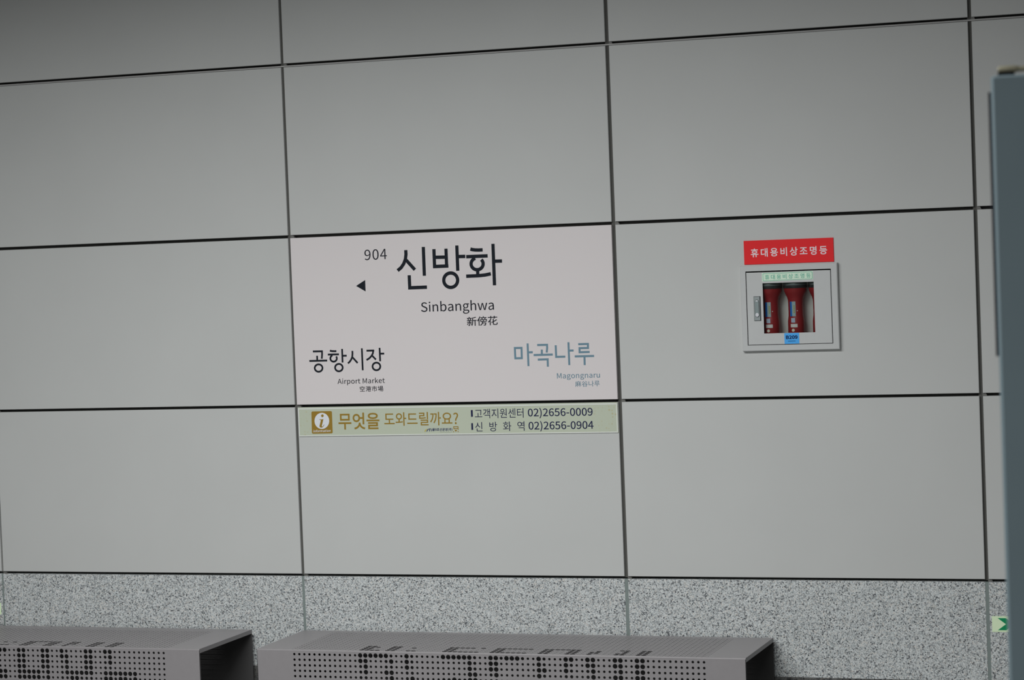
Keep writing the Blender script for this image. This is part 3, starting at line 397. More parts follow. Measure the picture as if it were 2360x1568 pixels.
TEXT = [
 ('station_number', '904', (0.2926, 1.74164), (0.37619, 1.74271), (0.29251, 1.70505), -0.5, 14),
 ('previous_station_latin', 'Airport Market', (0.17204, 1.29521), (0.34998, 1.29564), (0.17197, 1.27109), 0.5, 4),
 ('previous_station_hanja', '空港市場', (0.25474, 1.26676), (0.3427, 1.26695), (0.2553, 1.24746), 2, 20),
 ('next_station_latin', 'Magongnaru', (0.97917, 1.29781), (1.13117, 1.29793), (0.97901, 1.27426), 1, 4),
 ('next_station_hanja', '麻谷나루', (1.04257, 1.27004), (1.12894, 1.27056), (1.04301, 1.2504), 1, 10),
 ('station_latin', 'Sinbanghwa', (0.49523, 1.5551), (0.76211, 1.55521), (0.49524, 1.50869), 0.5, 0),
 ('station_hanja', '新傍花', (0.66164, 1.49782), (0.77333, 1.4993), (0.66196, 1.46586), 2.5, 0),
 ('info_word', 'information', (0.07277, 1.11685), (0.13895, 1.11759), (0.07095, 1.10754), 4, 8),
 ('question', '무엇을', (0.16914, 1.17456), (0.3237, 1.17411), (0.16867, 1.11594), 4.5, 0),
 ('question', '도와드릴까요?', (0.34175, 1.17359), (0.61611, 1.17264), (0.34155, 1.12691), 2, 0),
 ('contact_text', '고객지원센터', (0.67741, 1.18072), (0.85395, 1.18121), (0.67743, 1.14807), -1, 0),
 ('contact_text', '신 방 화 역', (0.67718, 1.13529), (0.85561, 1.13632), (0.6772, 1.10288), -1, 0),
 ('contact_text', '02)2656-0009', (0.86999, 1.18144), (1.10047, 1.18117), (0.86983, 1.14572), 2.5, 0),
 ('contact_text', '02)2656-0904', (0.87071, 1.13637), (1.10198, 1.13666), (0.87054, 1.10065), 2.5, 0),
 ('logo_navy', '울9호선운영(주)', (0.52009, 1.11699), (0.59409, 1.11645), (0.51839, 1.10554), 4, 0),
 ('notice', '휴대용비상조명등', (1.66453, 1.69484), (1.9188, 1.69609), (1.66496, 1.66643), 6, 60),
 ('mint_text', '휴대용비상조명등', (1.71179, 1.60729), (1.86386, 1.60885), (1.71208, 1.59145), 3, 80),
 ('blue_text', 'B209', (1.77507, 1.40632), (1.81385, 1.40666), (1.77525, 1.39441), 15, 6)]
STROKE = [
 ('station_name',0.01188,0,[(0.44733,1.73506),(0.44744,1.72018),(0.4448,1.70426),(0.43798,1.68848),(0.42758,1.6751),(0.41411,1.66524)]),
 ('station_name',0.01188,0,[(0.44734,1.70051),(0.47829,1.66604)]),
 ('station_name',0.01184,0,[(0.51264,1.74361),(0.51239,1.64411)]),
 ('station_name',0.01188,0,[(0.45642,1.64779),(0.45656,1.6043),(0.52027,1.60458)]),
 ('station_name',0.01183,0,[(0.55132,1.73466),(0.55127,1.66904)]),
 ('station_name',0.01181,0,[(0.59559,1.73463),(0.59557,1.66934)]),
 ('station_name',0.01183,0,[(0.55258,1.70637),(0.59512,1.70553)]),
 ('station_name',0.01184,0,[(0.54541,1.67471),(0.60211,1.6748)]),
 ('station_name',0.0118,0,[(0.63575,1.74405),(0.63581,1.65706)]),
 ('station_name',0.0118,0,[(0.63636,1.70588),(0.66512,1.70553)]),
 ('station_name',0.01177,0,[(0.6847,1.72976),(0.69281,1.72765),(0.70238,1.72616),(0.71439,1.7255),(0.72907,1.72564)]),
 ('station_name',0.01178,0,[(0.66845,1.70428),(0.74646,1.70443)]),
 ('station_name',0.01176,0,[(0.72296,1.69237),(0.72549,1.68945),(0.72738,1.68615),(0.72859,1.68258),(0.72905,1.67887),(0.72877,1.67515),(0.72774,1.67154),(0.72601,1.66816),(0.72363,1.66514),(0.72068,1.66257),(0.71727,1.66055),(0.71351,1.65914),(0.70953,1.6584),(0.70547,1.65834),(0.70146,1.65898),(0.69766,1.66028),(0.69418,1.66222),(0.69114,1.6647),(0.68866,1.66767),(0.68682,1.671),(0.68567,1.67459),(0.68527,1.67831),(0.68562,1.68204),(0.68672,1.68564),(0.68852,1.68899),(0.69096,1.69198),(0.69396,1.6945),(0.69741,1.69647),(0.7012,1.69781)]),
 ('station_name',0.01176,0,[(0.70822,1.65642),(0.70796,1.6383)]),
 ('station_name',0.01179,0,[(0.66572,1.63744),(0.70601,1.63769),(0.72048,1.63834),(0.73495,1.63945),(0.75549,1.64283)]),
 ('station_name',0.01172,0,[(0.76727,1.74479),(0.76731,1.6031)]),
 ('station_name',0.01173,0,[(0.76799,1.68535),(0.79765,1.68499)]),
 ('station_name',0.0118,1,[(0.634,1.62485),(0.63353,1.62099),(0.63244,1.61724),(0.63077,1.61371),(0.62855,1.61046),(0.62584,1.60759),(0.6227,1.60516),(0.61922,1.60324),(0.61547,1.60187),(0.61155,1.60109),(0.60756,1.60091),(0.60359,1.60134),(0.59974,1.60237),(0.59611,1.60397),(0.59278,1.60611),(0.58985,1.60874),(0.58737,1.61178),(0.58542,1.61516),(0.58404,1.6188),(0.58326,1.62262),(0.5831,1.62651),(0.58358,1.63037),(0.58467,1.63413),(0.58635,1.63767),(0.58858,1.64091),(0.59129,1.64379),(0.59444,1.64621),(0.59793,1.64813),(0.60168,1.64949),(0.60561,1.65027),(0.6096,1.65044),(0.61357,1.65),(0.61741,1.64896),(0.62103,1.64735),(0.62435,1.64521),(0.62728,1.64259),(0.62975,1.63955),(0.63169,1.63617),(0.63307,1.63254),(0.63385,1.62873)]),
 ('previous_station',0.00646,0,[(0.08258,1.39237),(0.11739,1.39222),(0.11719,1.38138),(0.11539,1.36593)]),
 ('previous_station',0.00646,0,[(0.09791,1.37691),(0.09771,1.35959)]),
 ('previous_station',0.00647,0,[(0.06761,1.35921),(0.1357,1.35942)]),
 ('previous_station',0.00644,0,[(0.14758,1.39411),(0.15088,1.39275),(0.15573,1.39186),(0.1641,1.39141),(0.17206,1.39149)]),
 ('previous_station',0.00644,0,[(0.13914,1.38024),(0.18134,1.3802)]),
 ('previous_station',0.00644,0,[(0.17032,1.37299),(0.17144,1.37126),(0.17221,1.36937),(0.17259,1.36737),(0.17258,1.36534),(0.17217,1.36334),(0.17139,1.36143),(0.17025,1.35967),(0.16879,1.35813),(0.16706,1.35684),(0.16511,1.35586),(0.16301,1.35521),(0.16083,1.35491),(0.15862,1.35498),(0.15648,1.35541),(0.15445,1.35619),(0.15262,1.35729),(0.15103,1.35867),(0.14975,1.36031),(0.1488,1.36213),(0.14823,1.36408),(0.14804,1.36611),(0.14825,1.36813),(0.14885,1.3701),(0.14982,1.37194),(0.15112,1.3736),(0.15273,1.37502),(0.15457,1.37616),(0.1566,1.37698)]),
 ('previous_station',0.00643,0,[(0.194,1.39871),(0.19373,1.35108)]),
 ('previous_station',0.00643,0,[(0.19406,1.3745),(0.21036,1.37466)]),
 ('previous_station',0.00642,0,[(0.23263,1.391),(0.23263,1.38136),(0.23115,1.36982),(0.22687,1.36092),(0.22098,1.35333),(0.21406,1.34768)]),
 ('previous_station',0.00642,0,[(0.23273,1.36786),(0.25063,1.34819)]),
 ('previous_station',0.00641,0,[(0.26864,1.39916),(0.2688,1.32251)]),
 ('previous_station',0.00641,0,[(0.28585,1.39042),(0.31473,1.3904)]),
 ('previous_station',0.0064,0,[(0.31129,1.39048),(0.30949,1.3809),(0.30502,1.37331),(0.29923,1.36703),(0.29351,1.36267),(0.28445,1.35787)]),
 ('previous_station',0.0064,0,[(0.30531,1.37356),(0.31986,1.35863)]),
 ('previous_station',0.00639,0,[(0.33526,1.39927),(0.3356,1.3524)]),
 ('previous_station',0.0064,0,[(0.33562,1.37878),(0.35188,1.37879)]),
 ('previous_station',0.00645,1,[(0.11662,1.33335),(0.11635,1.33134),(0.11573,1.32938),(0.11476,1.32752),(0.11348,1.32582),(0.11191,1.32431),(0.1101,1.32303),(0.10808,1.32201),(0.10591,1.32128),(0.10364,1.32085),(0.10133,1.32074),(0.09903,1.32094),(0.09681,1.32146),(0.09471,1.32228),(0.09278,1.32338),(0.09108,1.32473),(0.08965,1.32631),(0.08851,1.32806),(0.08771,1.32995),(0.08726,1.33193),(0.08717,1.33396),(0.08744,1.33598),(0.08806,1.33794),(0.08903,1.33979),(0.09032,1.34149),(0.09189,1.343),(0.0937,1.34428),(0.09572,1.3453),(0.09789,1.34603),(0.10016,1.34646),(0.10247,1.34657),(0.10477,1.34636),(0.10699,1.34584),(0.10909,1.34502),(0.11102,1.34392),(0.11271,1.34257),(0.11415,1.34099),(0.11528,1.33924),(0.11608,1.33735),(0.11653,1.33537)]),
 ('previous_station',0.00643,1,[(0.19338,1.33331),(0.19311,1.3313),(0.1925,1.32935),(0.19156,1.3275),(0.19031,1.32581),(0.18878,1.3243),(0.18701,1.32302),(0.18504,1.32201),(0.18293,1.32128),(0.18072,1.32085),(0.17846,1.32073),(0.17622,1.32094),(0.17405,1.32145),(0.172,1.32227),(0.17012,1.32336),(0.16847,1.32471),(0.16707,1.32628),(0.16597,1.32803),(0.16518,1.32991),(0.16474,1.33189),(0.16465,1.33391),(0.16492,1.33592),(0.16553,1.33787),(0.16648,1.33972),(0.16773,1.34142),(0.16926,1.34293),(0.17104,1.3442),(0.173,1.34522),(0.17512,1.34595),(0.17733,1.34637),(0.17959,1.34648),(0.18183,1.34628),(0.184,1.34576),(0.18604,1.34494),(0.18792,1.34385),(0.18957,1.3425),(0.19097,1.34093),(0.19207,1.33919),(0.19285,1.3373),(0.19329,1.33533)]),
 ('previous_station',0.0064,1,[(0.33524,1.33448),(0.33498,1.33242),(0.33436,1.33042),(0.33341,1.32853),(0.33215,1.32679),(0.33061,1.32525),(0.32882,1.32394),(0.32684,1.3229),(0.32471,1.32215),(0.32248,1.32171),(0.32021,1.32159),(0.31795,1.3218),(0.31576,1.32233),(0.31369,1.32316),(0.3118,1.32428),(0.31013,1.32566),(0.30872,1.32727),(0.30761,1.32906),(0.30682,1.33099),(0.30637,1.33301),(0.30628,1.33508),(0.30655,1.33714),(0.30717,1.33914),(0.30812,1.34104),(0.30939,1.34278),(0.31093,1.34432),(0.31272,1.34563),(0.3147,1.34667),(0.31683,1.34742),(0.31906,1.34785),(0.32134,1.34797),(0.32359,1.34776),(0.32578,1.34723),(0.32785,1.34639),(0.32974,1.34527),(0.3314,1.34389),(0.33281,1.34228),(0.33392,1.3405),(0.33471,1.33857),(0.33515,1.33654)]),
 ('next_station',0.00691,0,[(0.87858,1.40157),(0.87856,1.32432)]),
 ('next_station',0.00691,0,[(0.87874,1.37116),(0.89574,1.37121)]),
 ('next_station',0.0069,0,[(0.91275,1.39528),(0.94783,1.39517),(0.94786,1.38439),(0.9456,1.36907)]),
 ('next_station',0.0069,0,[(0.92847,1.37938),(0.92808,1.36184)]),
 ('next_station',0.00691,0,[(0.89854,1.3615),(0.9669,1.36183)]),
 ('next_station',0.0069,0,[(0.91292,1.34563),(0.94816,1.34587),(0.94794,1.32086)]),
 ('next_station',0.00688,0,[(0.97866,1.393),(0.97878,1.35353),(1.01128,1.35367)]),
 ('next_station',0.00687,0,[(1.02428,1.40223),(1.02443,1.32472)]),
 ('next_station',0.00687,0,[(1.02453,1.37372),(1.04148,1.3739)]),
 ('next_station',0.00686,0,[(1.05876,1.39468),(1.09299,1.39472),(1.09277,1.3813),(1.06273,1.38128),(1.0625,1.36741),(1.09792,1.36761)]),
 ('next_station',0.00687,0,[(1.04475,1.35379),(1.11304,1.3537)]),
 ('next_station',0.00686,0,[(1.07916,1.35345),(1.07891,1.32357)]),
 ('next_station',0.00692,1,[(0.83206,1.3871),(0.85611,1.38697),(0.85579,1.35192),(0.83234,1.35201)]),
 ('logo_train',0.00254,0,[(0.59649,1.12074),(0.6156,1.12081)]),
 ('logo_train',0.00254,0,[(0.59838,1.12071),(0.59883,1.11182)]),
 ('logo_train',0.00254,0,[(0.61392,1.12084),(0.61427,1.10973)]),
 ('logo_train',0.00254,0,[(0.59826,1.11437),(0.61413,1.11449)]),
 ('logo_train',0.00254,0,[(0.59855,1.10515),(0.59642,1.10245)]),
 ('logo_train',0.00254,0,[(0.61239,1.10499),(0.61499,1.10261)])]
POLY = [
 ('arrow',[(0.25658,1.61707),(0.29131,1.6367),(0.29133,1.59684)]),
 ('info_square',[(0.06708,1.1763),(0.06733,1.17807),(0.06799,1.17945),(0.06908,1.18044),(0.07059,1.18103),(0.07252,1.18124),(0.13993,1.18147),(0.14184,1.18128),(0.14333,1.1807),(0.14439,1.17972),(0.14503,1.17835),(0.14523,1.17659),(0.14505,1.10808),(0.14483,1.10631),(0.14419,1.10493),(0.14312,1.10394),(0.14163,1.10334),(0.13971,1.10313),(0.07116,1.1027),(0.06923,1.10289),(0.06774,1.10347),(0.06669,1.10445),(0.06607,1.10582),(0.06589,1.10759)]),
 ('info_disc',[(0.13394,1.14714),(0.1334,1.1427),(0.13218,1.13837),(0.13032,1.13427),(0.12785,1.13049),(0.12485,1.12714),(0.12138,1.12428),(0.11752,1.12199),(0.11338,1.12034),(0.10905,1.11935),(0.10465,1.11905),(0.10027,1.11945),(0.09603,1.12055),(0.09203,1.12231),(0.08837,1.12469),(0.08515,1.12764),(0.08243,1.13108),(0.08029,1.13492),(0.07879,1.13907),(0.07795,1.14343),(0.0778,1.14789),(0.07834,1.15234),(0.07957,1.15668),(0.08144,1.16078),(0.08391,1.16456),(0.08693,1.16792),(0.09041,1.17077),(0.09427,1.17305),(0.09842,1.1747),(0.10275,1.17569),(0.10715,1.17597),(0.11153,1.17556),(0.11576,1.17445),(0.11975,1.17269),(0.1234,1.1703),(0.12661,1.16736),(0.12932,1.16392),(0.13145,1.16009),(0.13295,1.15594),(0.13379,1.15159)]),
 ('info_i',[(0.11385,1.16552),(0.11362,1.16425),(0.11307,1.16308),(0.11222,1.16207),(0.11114,1.1613),(0.1099,1.16083),(0.10858,1.16068),(0.10728,1.16087),(0.10609,1.16137),(0.10508,1.16217),(0.10432,1.1632),(0.10387,1.16439),(0.10375,1.16567),(0.10398,1.16694),(0.10453,1.16811),(0.10538,1.16912),(0.10646,1.16989),(0.1077,1.17036),(0.10902,1.17051),(0.11032,1.17032),(0.11151,1.16982),(0.11253,1.16902),(0.11328,1.16799),(0.11374,1.1668)]),
 ('info_i',[(0.09673,1.15308),(0.10445,1.15297),(0.11222,1.1539),(0.10875,1.14204),(0.10515,1.13044),(0.10503,1.12785),(0.10671,1.12757),(0.10901,1.12883),(0.11196,1.13216),(0.11377,1.13499),(0.11501,1.13445),(0.11242,1.12983),(0.10887,1.12573),(0.10486,1.12397),(0.10037,1.12402),(0.09707,1.12562),(0.09622,1.12874),(0.09692,1.13184),(0.10038,1.14345),(0.10218,1.14912),(0.10156,1.15094),(0.09946,1.15123),(0.09667,1.15165)]),
 ('contact_text',[(0.66342,1.17688),(0.67016,1.17742),(0.67016,1.15438),(0.66356,1.15384)]),
 ('contact_text',[(0.6632,1.13193),(0.66927,1.13248),(0.6694,1.10931),(0.66306,1.10875)]),
 ('logo_gold',[(0.4892,1.10583),(0.49116,1.10868),(0.49435,1.11183),(0.49888,1.11419),(0.50369,1.11528),(0.49949,1.1124),(0.49628,1.10893),(0.49408,1.10532),(0.49134,1.10497)]),
 ('logo_navy',[(0.49695,1.10542),(0.5001,1.1108),(0.50328,1.1135),(0.50709,1.11524),(0.51426,1.11579),(0.50909,1.11419),(0.50527,1.11233),(0.50207,1.10918),(0.49953,1.10539)]),
 ('logo_navy',[(0.50724,1.10561),(0.50768,1.10975),(0.50961,1.11355),(0.51198,1.11505),(0.51445,1.11553),(0.51139,1.11225),(0.51024,1.10908),(0.509,1.10553)]),
 ('logo_navy',[(0.51404,1.10572),(0.51696,1.11537),(0.5188,1.11535),(0.51608,1.1057)]),
 ('logo_grey',[(0.54736,1.10322),(0.59136,1.10289),(0.59133,1.102),(0.54732,1.10227)]),
 ('logo_train',[(0.60179,1.10988),(0.60956,1.10991),(0.60833,1.10472),(0.60292,1.10466)]),
 ('mint',[(1.70167,1.61372),(1.87165,1.61547),(1.87183,1.5876),(1.70154,1.58567)]),
 ('mint_line_out',[(1.70446,1.60822),(1.7046,1.60952),(1.70503,1.61053),(1.70577,1.61126),(1.7068,1.6117),(1.70812,1.61186),(1.86599,1.6133),(1.8673,1.61317),(1.86832,1.61275),(1.86906,1.61204),(1.86951,1.61104),(1.86967,1.60975),(1.86987,1.59236),(1.86974,1.59106),(1.86932,1.59006),(1.8686,1.58933),(1.86758,1.58889),(1.86628,1.58874),(1.70826,1.58727),(1.70693,1.5874),(1.7059,1.58782),(1.70516,1.58854),(1.70471,1.58955),(1.70455,1.59084)]),
 ('mint_line_in',[(1.70596,1.60761),(1.70607,1.60861),(1.7064,1.60939),(1.70697,1.60995),(1.70776,1.61029),(1.70878,1.61041),(1.86538,1.61184),(1.86639,1.61174),(1.86717,1.61142),(1.86774,1.61087),(1.86808,1.6101),(1.86821,1.60911),(1.86839,1.59282),(1.86829,1.59183),(1.86796,1.59105),(1.86741,1.59049),(1.86663,1.59016),(1.86562,1.59004),(1.70888,1.58874),(1.70786,1.58884),(1.70706,1.58917),(1.70649,1.58972),(1.70615,1.59049),(1.70603,1.59149)]),
 ('blue',[(1.76989,1.41413),(1.81898,1.41433),(1.81926,1.37923),(1.77016,1.37896)]),
 ('blue_marks',[(1.78214,1.38857),(1.7839,1.38853),(1.78398,1.3865),(1.78221,1.38654)]),
 ('blue_marks',[(1.78494,1.38859),(1.78671,1.38855),(1.78679,1.38651),(1.78502,1.38656)]),
 ('blue_marks',[(1.78774,1.38861),(1.78951,1.38857),(1.78959,1.38653),(1.78782,1.38658)]),
 ('blue_marks',[(1.79054,1.38863),(1.79231,1.38859),(1.79239,1.38655),(1.79062,1.3866)]),
 ('blue_marks',[(1.79335,1.38865),(1.79511,1.38861),(1.79519,1.38657),(1.79342,1.38662)]),
 ('blue_marks',[(1.79615,1.38867),(1.79791,1.38863),(1.79799,1.38659),(1.79623,1.38663)]),
 ('blue_marks',[(1.79895,1.38869),(1.80072,1.38864),(1.80079,1.38661),(1.79903,1.38665)]),
 ('blue_marks',[(1.80175,1.38871),(1.80351,1.38866),(1.80359,1.38663),(1.80183,1.38667)]),
 ('blue_marks',[(1.80455,1.38873),(1.80631,1.38868),(1.80639,1.38665),(1.80463,1.38669)])]

def area2(c): return sum(c[i-1][0]*c[i][1]-c[i][0]*c[i-1][1] for i in range(len(c)))
def inside(p, c):
    r = False
    for i in range(len(c)):
        a, b = c[i-1], c[i]
        if (a[1] > p[1]) != (b[1] > p[1]) and p[0] < (b[0]-a[0])*(p[1]-a[1])/(b[1]-a[1])+a[0]: r = not r
    return r
def fatten(cs, d):
    if not d: return cs
    out = []
    for i, c in enumerate(cs):
        depth = sum(inside(c[0], o) for j, o in enumerate(cs) if j != i)
        sgn = 1 if area2(c) > 0 else -1
        if depth % 2: sgn = -sgn
        n = len(c); q = []
        for k in range(n):
            a, b, e = Vector(c[k-1]), Vector(c[k]), Vector(c[(k+1) % n])
            d1 = (b-a).normalized(); d2 = (e-b).normalized()
            n1 = Vector((d1.y, -d1.x)); n2 = Vector((d2.y, -d2.x)); mm = n1+n2
            mm = mm/max(0.6, mm.length_squared)*2
            q.append(tuple(b+mm*d*sgn))
        out.append(q)
    return out

def text_contours(item):
    name, s, tl, tr, bl, bold, sp = item
    x = 0; glyphs = []
    for ch in s:
        if ch == ' ': x += 82 if '방 ' not in s else 190; continue
        adv, cs = GLYPH[ch]
        glyphs.append([[(px+x, py) for px, py in c] for c in fatten(cs, bold)])
        x += adv+sp
    pts = [p for g in glyphs for c in g for p in c]
    x0 = min(p[0] for p in pts); x1 = max(p[0] for p in pts); y0 = min(p[1] for p in pts); y1 = max(p[1] for p in pts)
    TL, TR, BL = Vector(tl), Vector(tr), Vector(bl)
    res = []
    for g in glyphs:
        res.append([[tuple(TL+(TR-TL)*((p[0]-x0)/(x1-x0))+(BL-TL)*((y1-p[1])/(y1-y0))) for p in c] for c in g])
    return res

def letter(mb, name, key, y):
    mb.use(key)
    for it in TEXT:
        if it[0] == name:
            for g in text_contours(it): mb.poly(g, y)
    st = [MB.outline(it[3], it[1], bool(it[2])) for it in STROKE if it[0] == name]
    if st: mb.union(st, y)
    for it in POLY:
        if it[0] == name: mb.poly([it[1]], y)

# ------------------------------------------------------------------ setting: wall, floor, ceiling
COLX = [-2.40, -1.205, 0.0076, 1.1966, 2.4007, 3.60]
GAPX = [0.010, 0.007, 0.0100, 0.0125, 0.0115, 0.011]
ROWZ = [2.399, 1.798, 1.2008, 0.6022]
GAPZ = [0.0135, 0.0105, 0.0100, 0.0088]
BAND = 0.277
CAB = (1.640, 1.9405, 1.368, 1.6285)          # opening for the recessed cabinet

wall = tag(empty('wall_back', (0.6, 0.03, 0)), 'station wall of pale grey metal panels above a speckled granite dado', 'wall', kind='structure')
b = MB('backing')
b.box(-3.0, CAB[0], 0.028, 0.05, 0, 3.20); b.box(CAB[1], 4.6, 0.028, 0.05, 0, 3.20)
b.box(CAB[0], CAB[1], 0.028, 0.05, 0, CAB[2]); b.box(CAB[0], CAB[1], 0.028, 0.05, CAB[3], 3.20)
place(b.build('backing_board'), wall)
xs = [-3.0]+COLX+[4.6]; gx = [0]+GAPX+[0]
zs = [3.20]+ROWZ; gz = [0]+GAPZ
for r in range(len(zs)-1):
    for c in range(len(xs)-1):
        x0, x1 = xs[c]+gx[c]/2, xs[c+1]-gx[c+1]/2
        z1, z0 = zs[r]-gz[r]/2, zs[r+1]+gz[r+1]/2
        if r == 2 and c == 3: continue            # this bay carries the station name sign
        p = MB('panel')
        if r == 2 and c == 4: p.ring((x0, x1, z0, z1), CAB, 0.0, 0.022, 0.0012)
        else: p.box(x0, x1, 0.0, 0.022, z0, z1, 0.0012)
        place(p.build('wall_panel'), wall)
for c in range(len(xs)-1):
    g = MB('granite'); g.box(xs[c]+gx[c]/2, xs[c+1]-gx[c+1]/2, 0.0, 0.028, BAND, ROWZ[3]-GAPZ[3]/2)
    place(g.build('granite_slab'), wall)
for c, x in enumerate(COLX):
    k = MB('channel'); k.box(x-0.009, x+0.009, 0.010, 0.027, ROWZ[3], 3.20)
    place(k.build('joint_channel'), wall)
    k = MB('grout'); k.box(x-GAPX[c]/2, x+GAPX[c]/2, 0.0008, 0.027, BAND, ROWZ[3]-GAPZ[3]/2)
    place(k.build('grout_joint'), wall)
    for r, z in enumerate(ROWZ):
        k = MB('clip'); h = GAPZ[r]/2; xe = x+GAPX[c]/2
        k.poly([[(xe-0.003, z-h*0.95), (xe+0.013, z-h*0.95), (xe+0.008, z+h*0.9), (xe-0.001, z+h*0.9)]], 0.006, 0.012)
        place(k.build('joint_clip'), wall)
k = MB('ledge'); k.box(-3.0, 4.6, 0.003, 0.02, ROWZ[0]-0.0055, ROWZ[0]-0.0010)  # pale strip paints the lit lower part of the top joint's recess
place(k.build('joint_ledge'), wall)  # painted lit strip in the top joint, not a part

k = MB('dark_granite'); k.box(-3.0, 4.6, -0.004, 0.028, 0, BAND)
tag(k.build('baseboard_back'), 'dark granite base band along the foot of the wall', 'baseboard', kind='structure')
k = MB('floor'); k.box(-6, 8, -11, 0.05, -0.05, 0)
tag(k.build('floor'), 'grey granite platform floor in front of the panelled wall', 'floor', kind='structure')
k = MB('ceiling'); k.box(-6, 8, -11, 0.05, 3.20, 3.25)
tag(k.build('ceiling'), 'dark grey station ceiling above the panelled wall', 'ceiling', kind='structure')

# ------------------------------------------------------------------ station name sign
YS = -0.0045
sx0, sx1 = COLX[2]+GAPX[2]/2, COLX[3]-GAPX[3]/2
sz1, sz0 = ROWZ[1]-GAPZ[1]/2, ROWZ[2]+GAPZ[2]/2
sign = tag(empty('station_name_sign', ((sx0+sx1)/2, 0, sz0)), 'large white station name sign with black Korean lettering and a small arrow', 'sign')
m = MB('sign_white'); m.box(sx0, sx1, -0.004, 0.022, sz0, sz1, 0.001); place(m.build('board'), sign)
for name, key, lab in (('station_name', 'ink', 'big black Korean station name'), ('station_number', 'ink_soft', 'black number 904'), ('station_latin', 'ink_soft', 'black romanised station name'),
                       ('station_hanja', 'ink_soft', 'black Chinese characters under the station name'), ('previous_station', 'ink', 'black Korean name at lower left'),
                       ('previous_station_latin', 'ink_soft', 'small black line reading Airport Market'), ('previous_station_hanja', 'ink_soft', 'small black Chinese characters at lower left'),
                       ('next_station', 'blue_grey', 'blue-grey Korean name at lower right'), ('next_station_latin', 'blue_grey', 'small blue-grey romanised name'),
                       ('next_station_hanja', 'blue_grey', 'small blue-grey characters at lower right'), ('arrow', 'ink', 'black triangle pointing left')):
    m = MB(); letter(m, name, key, YS); o = place(m.build(name+'_lettering' if name != 'arrow' else 'direction_arrow'), sign); o['label'] = lab

# ------------------------------------------------------------------ information strip
YI = -0.0035
ix0, ix1, iz0, iz1 = 0.0165, 1.1885, 1.0932, 1.1960
info = tag(empty('information_strip', ((ix0+ix1)/2, 0, iz0)), 'pale green help strip with gold question and navy phone numbers under the name sign', 'sign')
m = MB('strip'); m.box(ix0, ix1, -0.003, 0.0, iz0, iz1)
place(m.build('strip_board'), info)
m = MB('strip_line')
m.ring((ix0, ix1-0.0015, iz0+0.0003, iz1-0.0035), (ix0+0.003, ix1-0.0045, iz0+0.0036, iz1-0.0072), YI, -0.003)
place(m.build('border_line'), info)
m = MB(); letter(m, 'info_square', 'gold', YI); letter(m, 'info_disc', 'disc', YI-0.0004); letter(m, 'info_i', 'gold', YI-0.0008); letter(m, 'info_word', 'disc', YI-0.0004)
o = place(m.build('information_symbol'), info); o['label'] = 'gold square with a white disc and the letter i'
m = MB(); letter(m, 'question', 'gold', YI); place(m.build('question_lettering'), info)
m = MB(); letter(m, 'contact_text', 'navy', YI); place(m.build('contact_lettering'), info)
m = MB(); letter(m, 'logo_gold', 'logo_gold', YI); letter(m, 'logo_navy', 'logo_navy', YI-0.0002); letter(m, 'logo_grey', 'logo_grey', YI); place(m.build('operator_logo'), info)
m = MB(); letter(m, 'logo_train', 'gold', YI); place(m.build('train_pictogram'), info)

# ------------------------------------------------------------------ red notice plate
YR = -0.0035
red = tag(empty('notice_plate', (1.791, 0, 1.6428)), 'red plate with white Korean lettering above the small wall cabinet', 'sign')
m = MB('red'); m.box(1.6415, 1.9403, -0.003, 0.0, 1.6428, 1.7213, 0.0006); place(m.build('plate'), red)
m = MB(); letter(m, 'notice', 'notice_ink', YR); place(m.build('plate_lettering'), red)

# ------------------------------------------------------------------ emergency light cabinet
FO = (1.6285, 1.9525, 1.3570, 1.6395); FI = (1.6468, 1.9312, 1.3766, 1.6205); WN = (1.7027, 1.8730, 1.4147, 1.5800)
cab = tag(empty('emergency_cabinet', (1.79, 0, 1.357)), 'small grey wall cabinet with a glazed door holding red flashlights', 'cabinet')
m = MB('cab'); m.ring(FO, FI, -0.015, -0.0005, 0.0025); place(m.build('frame'), cab)
m = MB('cab_inside')
x0, x1, z0, z1 = CAB[0]+0.002, CAB[1]-0.002, CAB[2]+0.002, CAB[3]-0.002
m.ring((x0, x1, z0, z1), (x0+0.0015, x1-0.0015, z0+0.0015, z1-0.0015), -0.0005, 0.078); m.box(x0, x1, 0.076, 0.078, z0, z1)
place(m.build('housing'), cab)
m = MB('seal'); m.ring((FI[0]+0.0001, FI[1]-0.0001, FI[2]+0.0001, FI[3]-0.0001), (FI[0]+0.006, FI[1]-0.006, FI[2]+0.006, FI[3]-0.006), -0.006, -0.004); place(m.build('seal'), cab)  # near-black ring paints the shade inside the door gap
DO = (FI[0]+0.0022, FI[1]-0.0026, FI[2]+0.0018, FI[3]-0.0042)
m = MB('cab'); m.ring(DO, WN, -0.0135, -0.0115, 0.0006); door = place(m.build('door'), cab)
m = MB('glass'); m.box(WN[0]-0.006, WN[1]+0.006, -0.0108, -0.0088, WN[2]-0.006, WN[3]+0.006); m.build('glass_pane', door)
m = MB(); letter(m, 'mint', 'mint', -0.0140); letter(m, 'mint_line_out', 'mint_ink', -0.0143); letter(m, 'mint_line_in', 'mint', -0.0146); letter(m, 'mint_text', 'mint_ink', -0.0150)
o = m.build('mint_sticker', door); o['label'] = 'mint green sticker with green Korean lettering'
m = MB(); letter(m, 'blue', 'blue', -0.0140); letter(m, 'blue_text', 'blue_ink', -0.0144); letter(m, 'blue_marks', 'blue_ink', -0.0144)
o = m.build('number_sticker', door); o['label'] = 'bright blue sticker reading B209'
def stadium(cx, z0, z1, w, n=10):
    r = w/2
    return [(cx+r*math.cos(math.pi*k/n), z1-r+r*math.sin(math.pi*k/n)) for k in range(n+1)]+[(cx-r*math.cos(math.pi*k/n), z0+r-r*math.sin(math.pi*k/n)) for k in range(n+1)]
LX = 1.6827
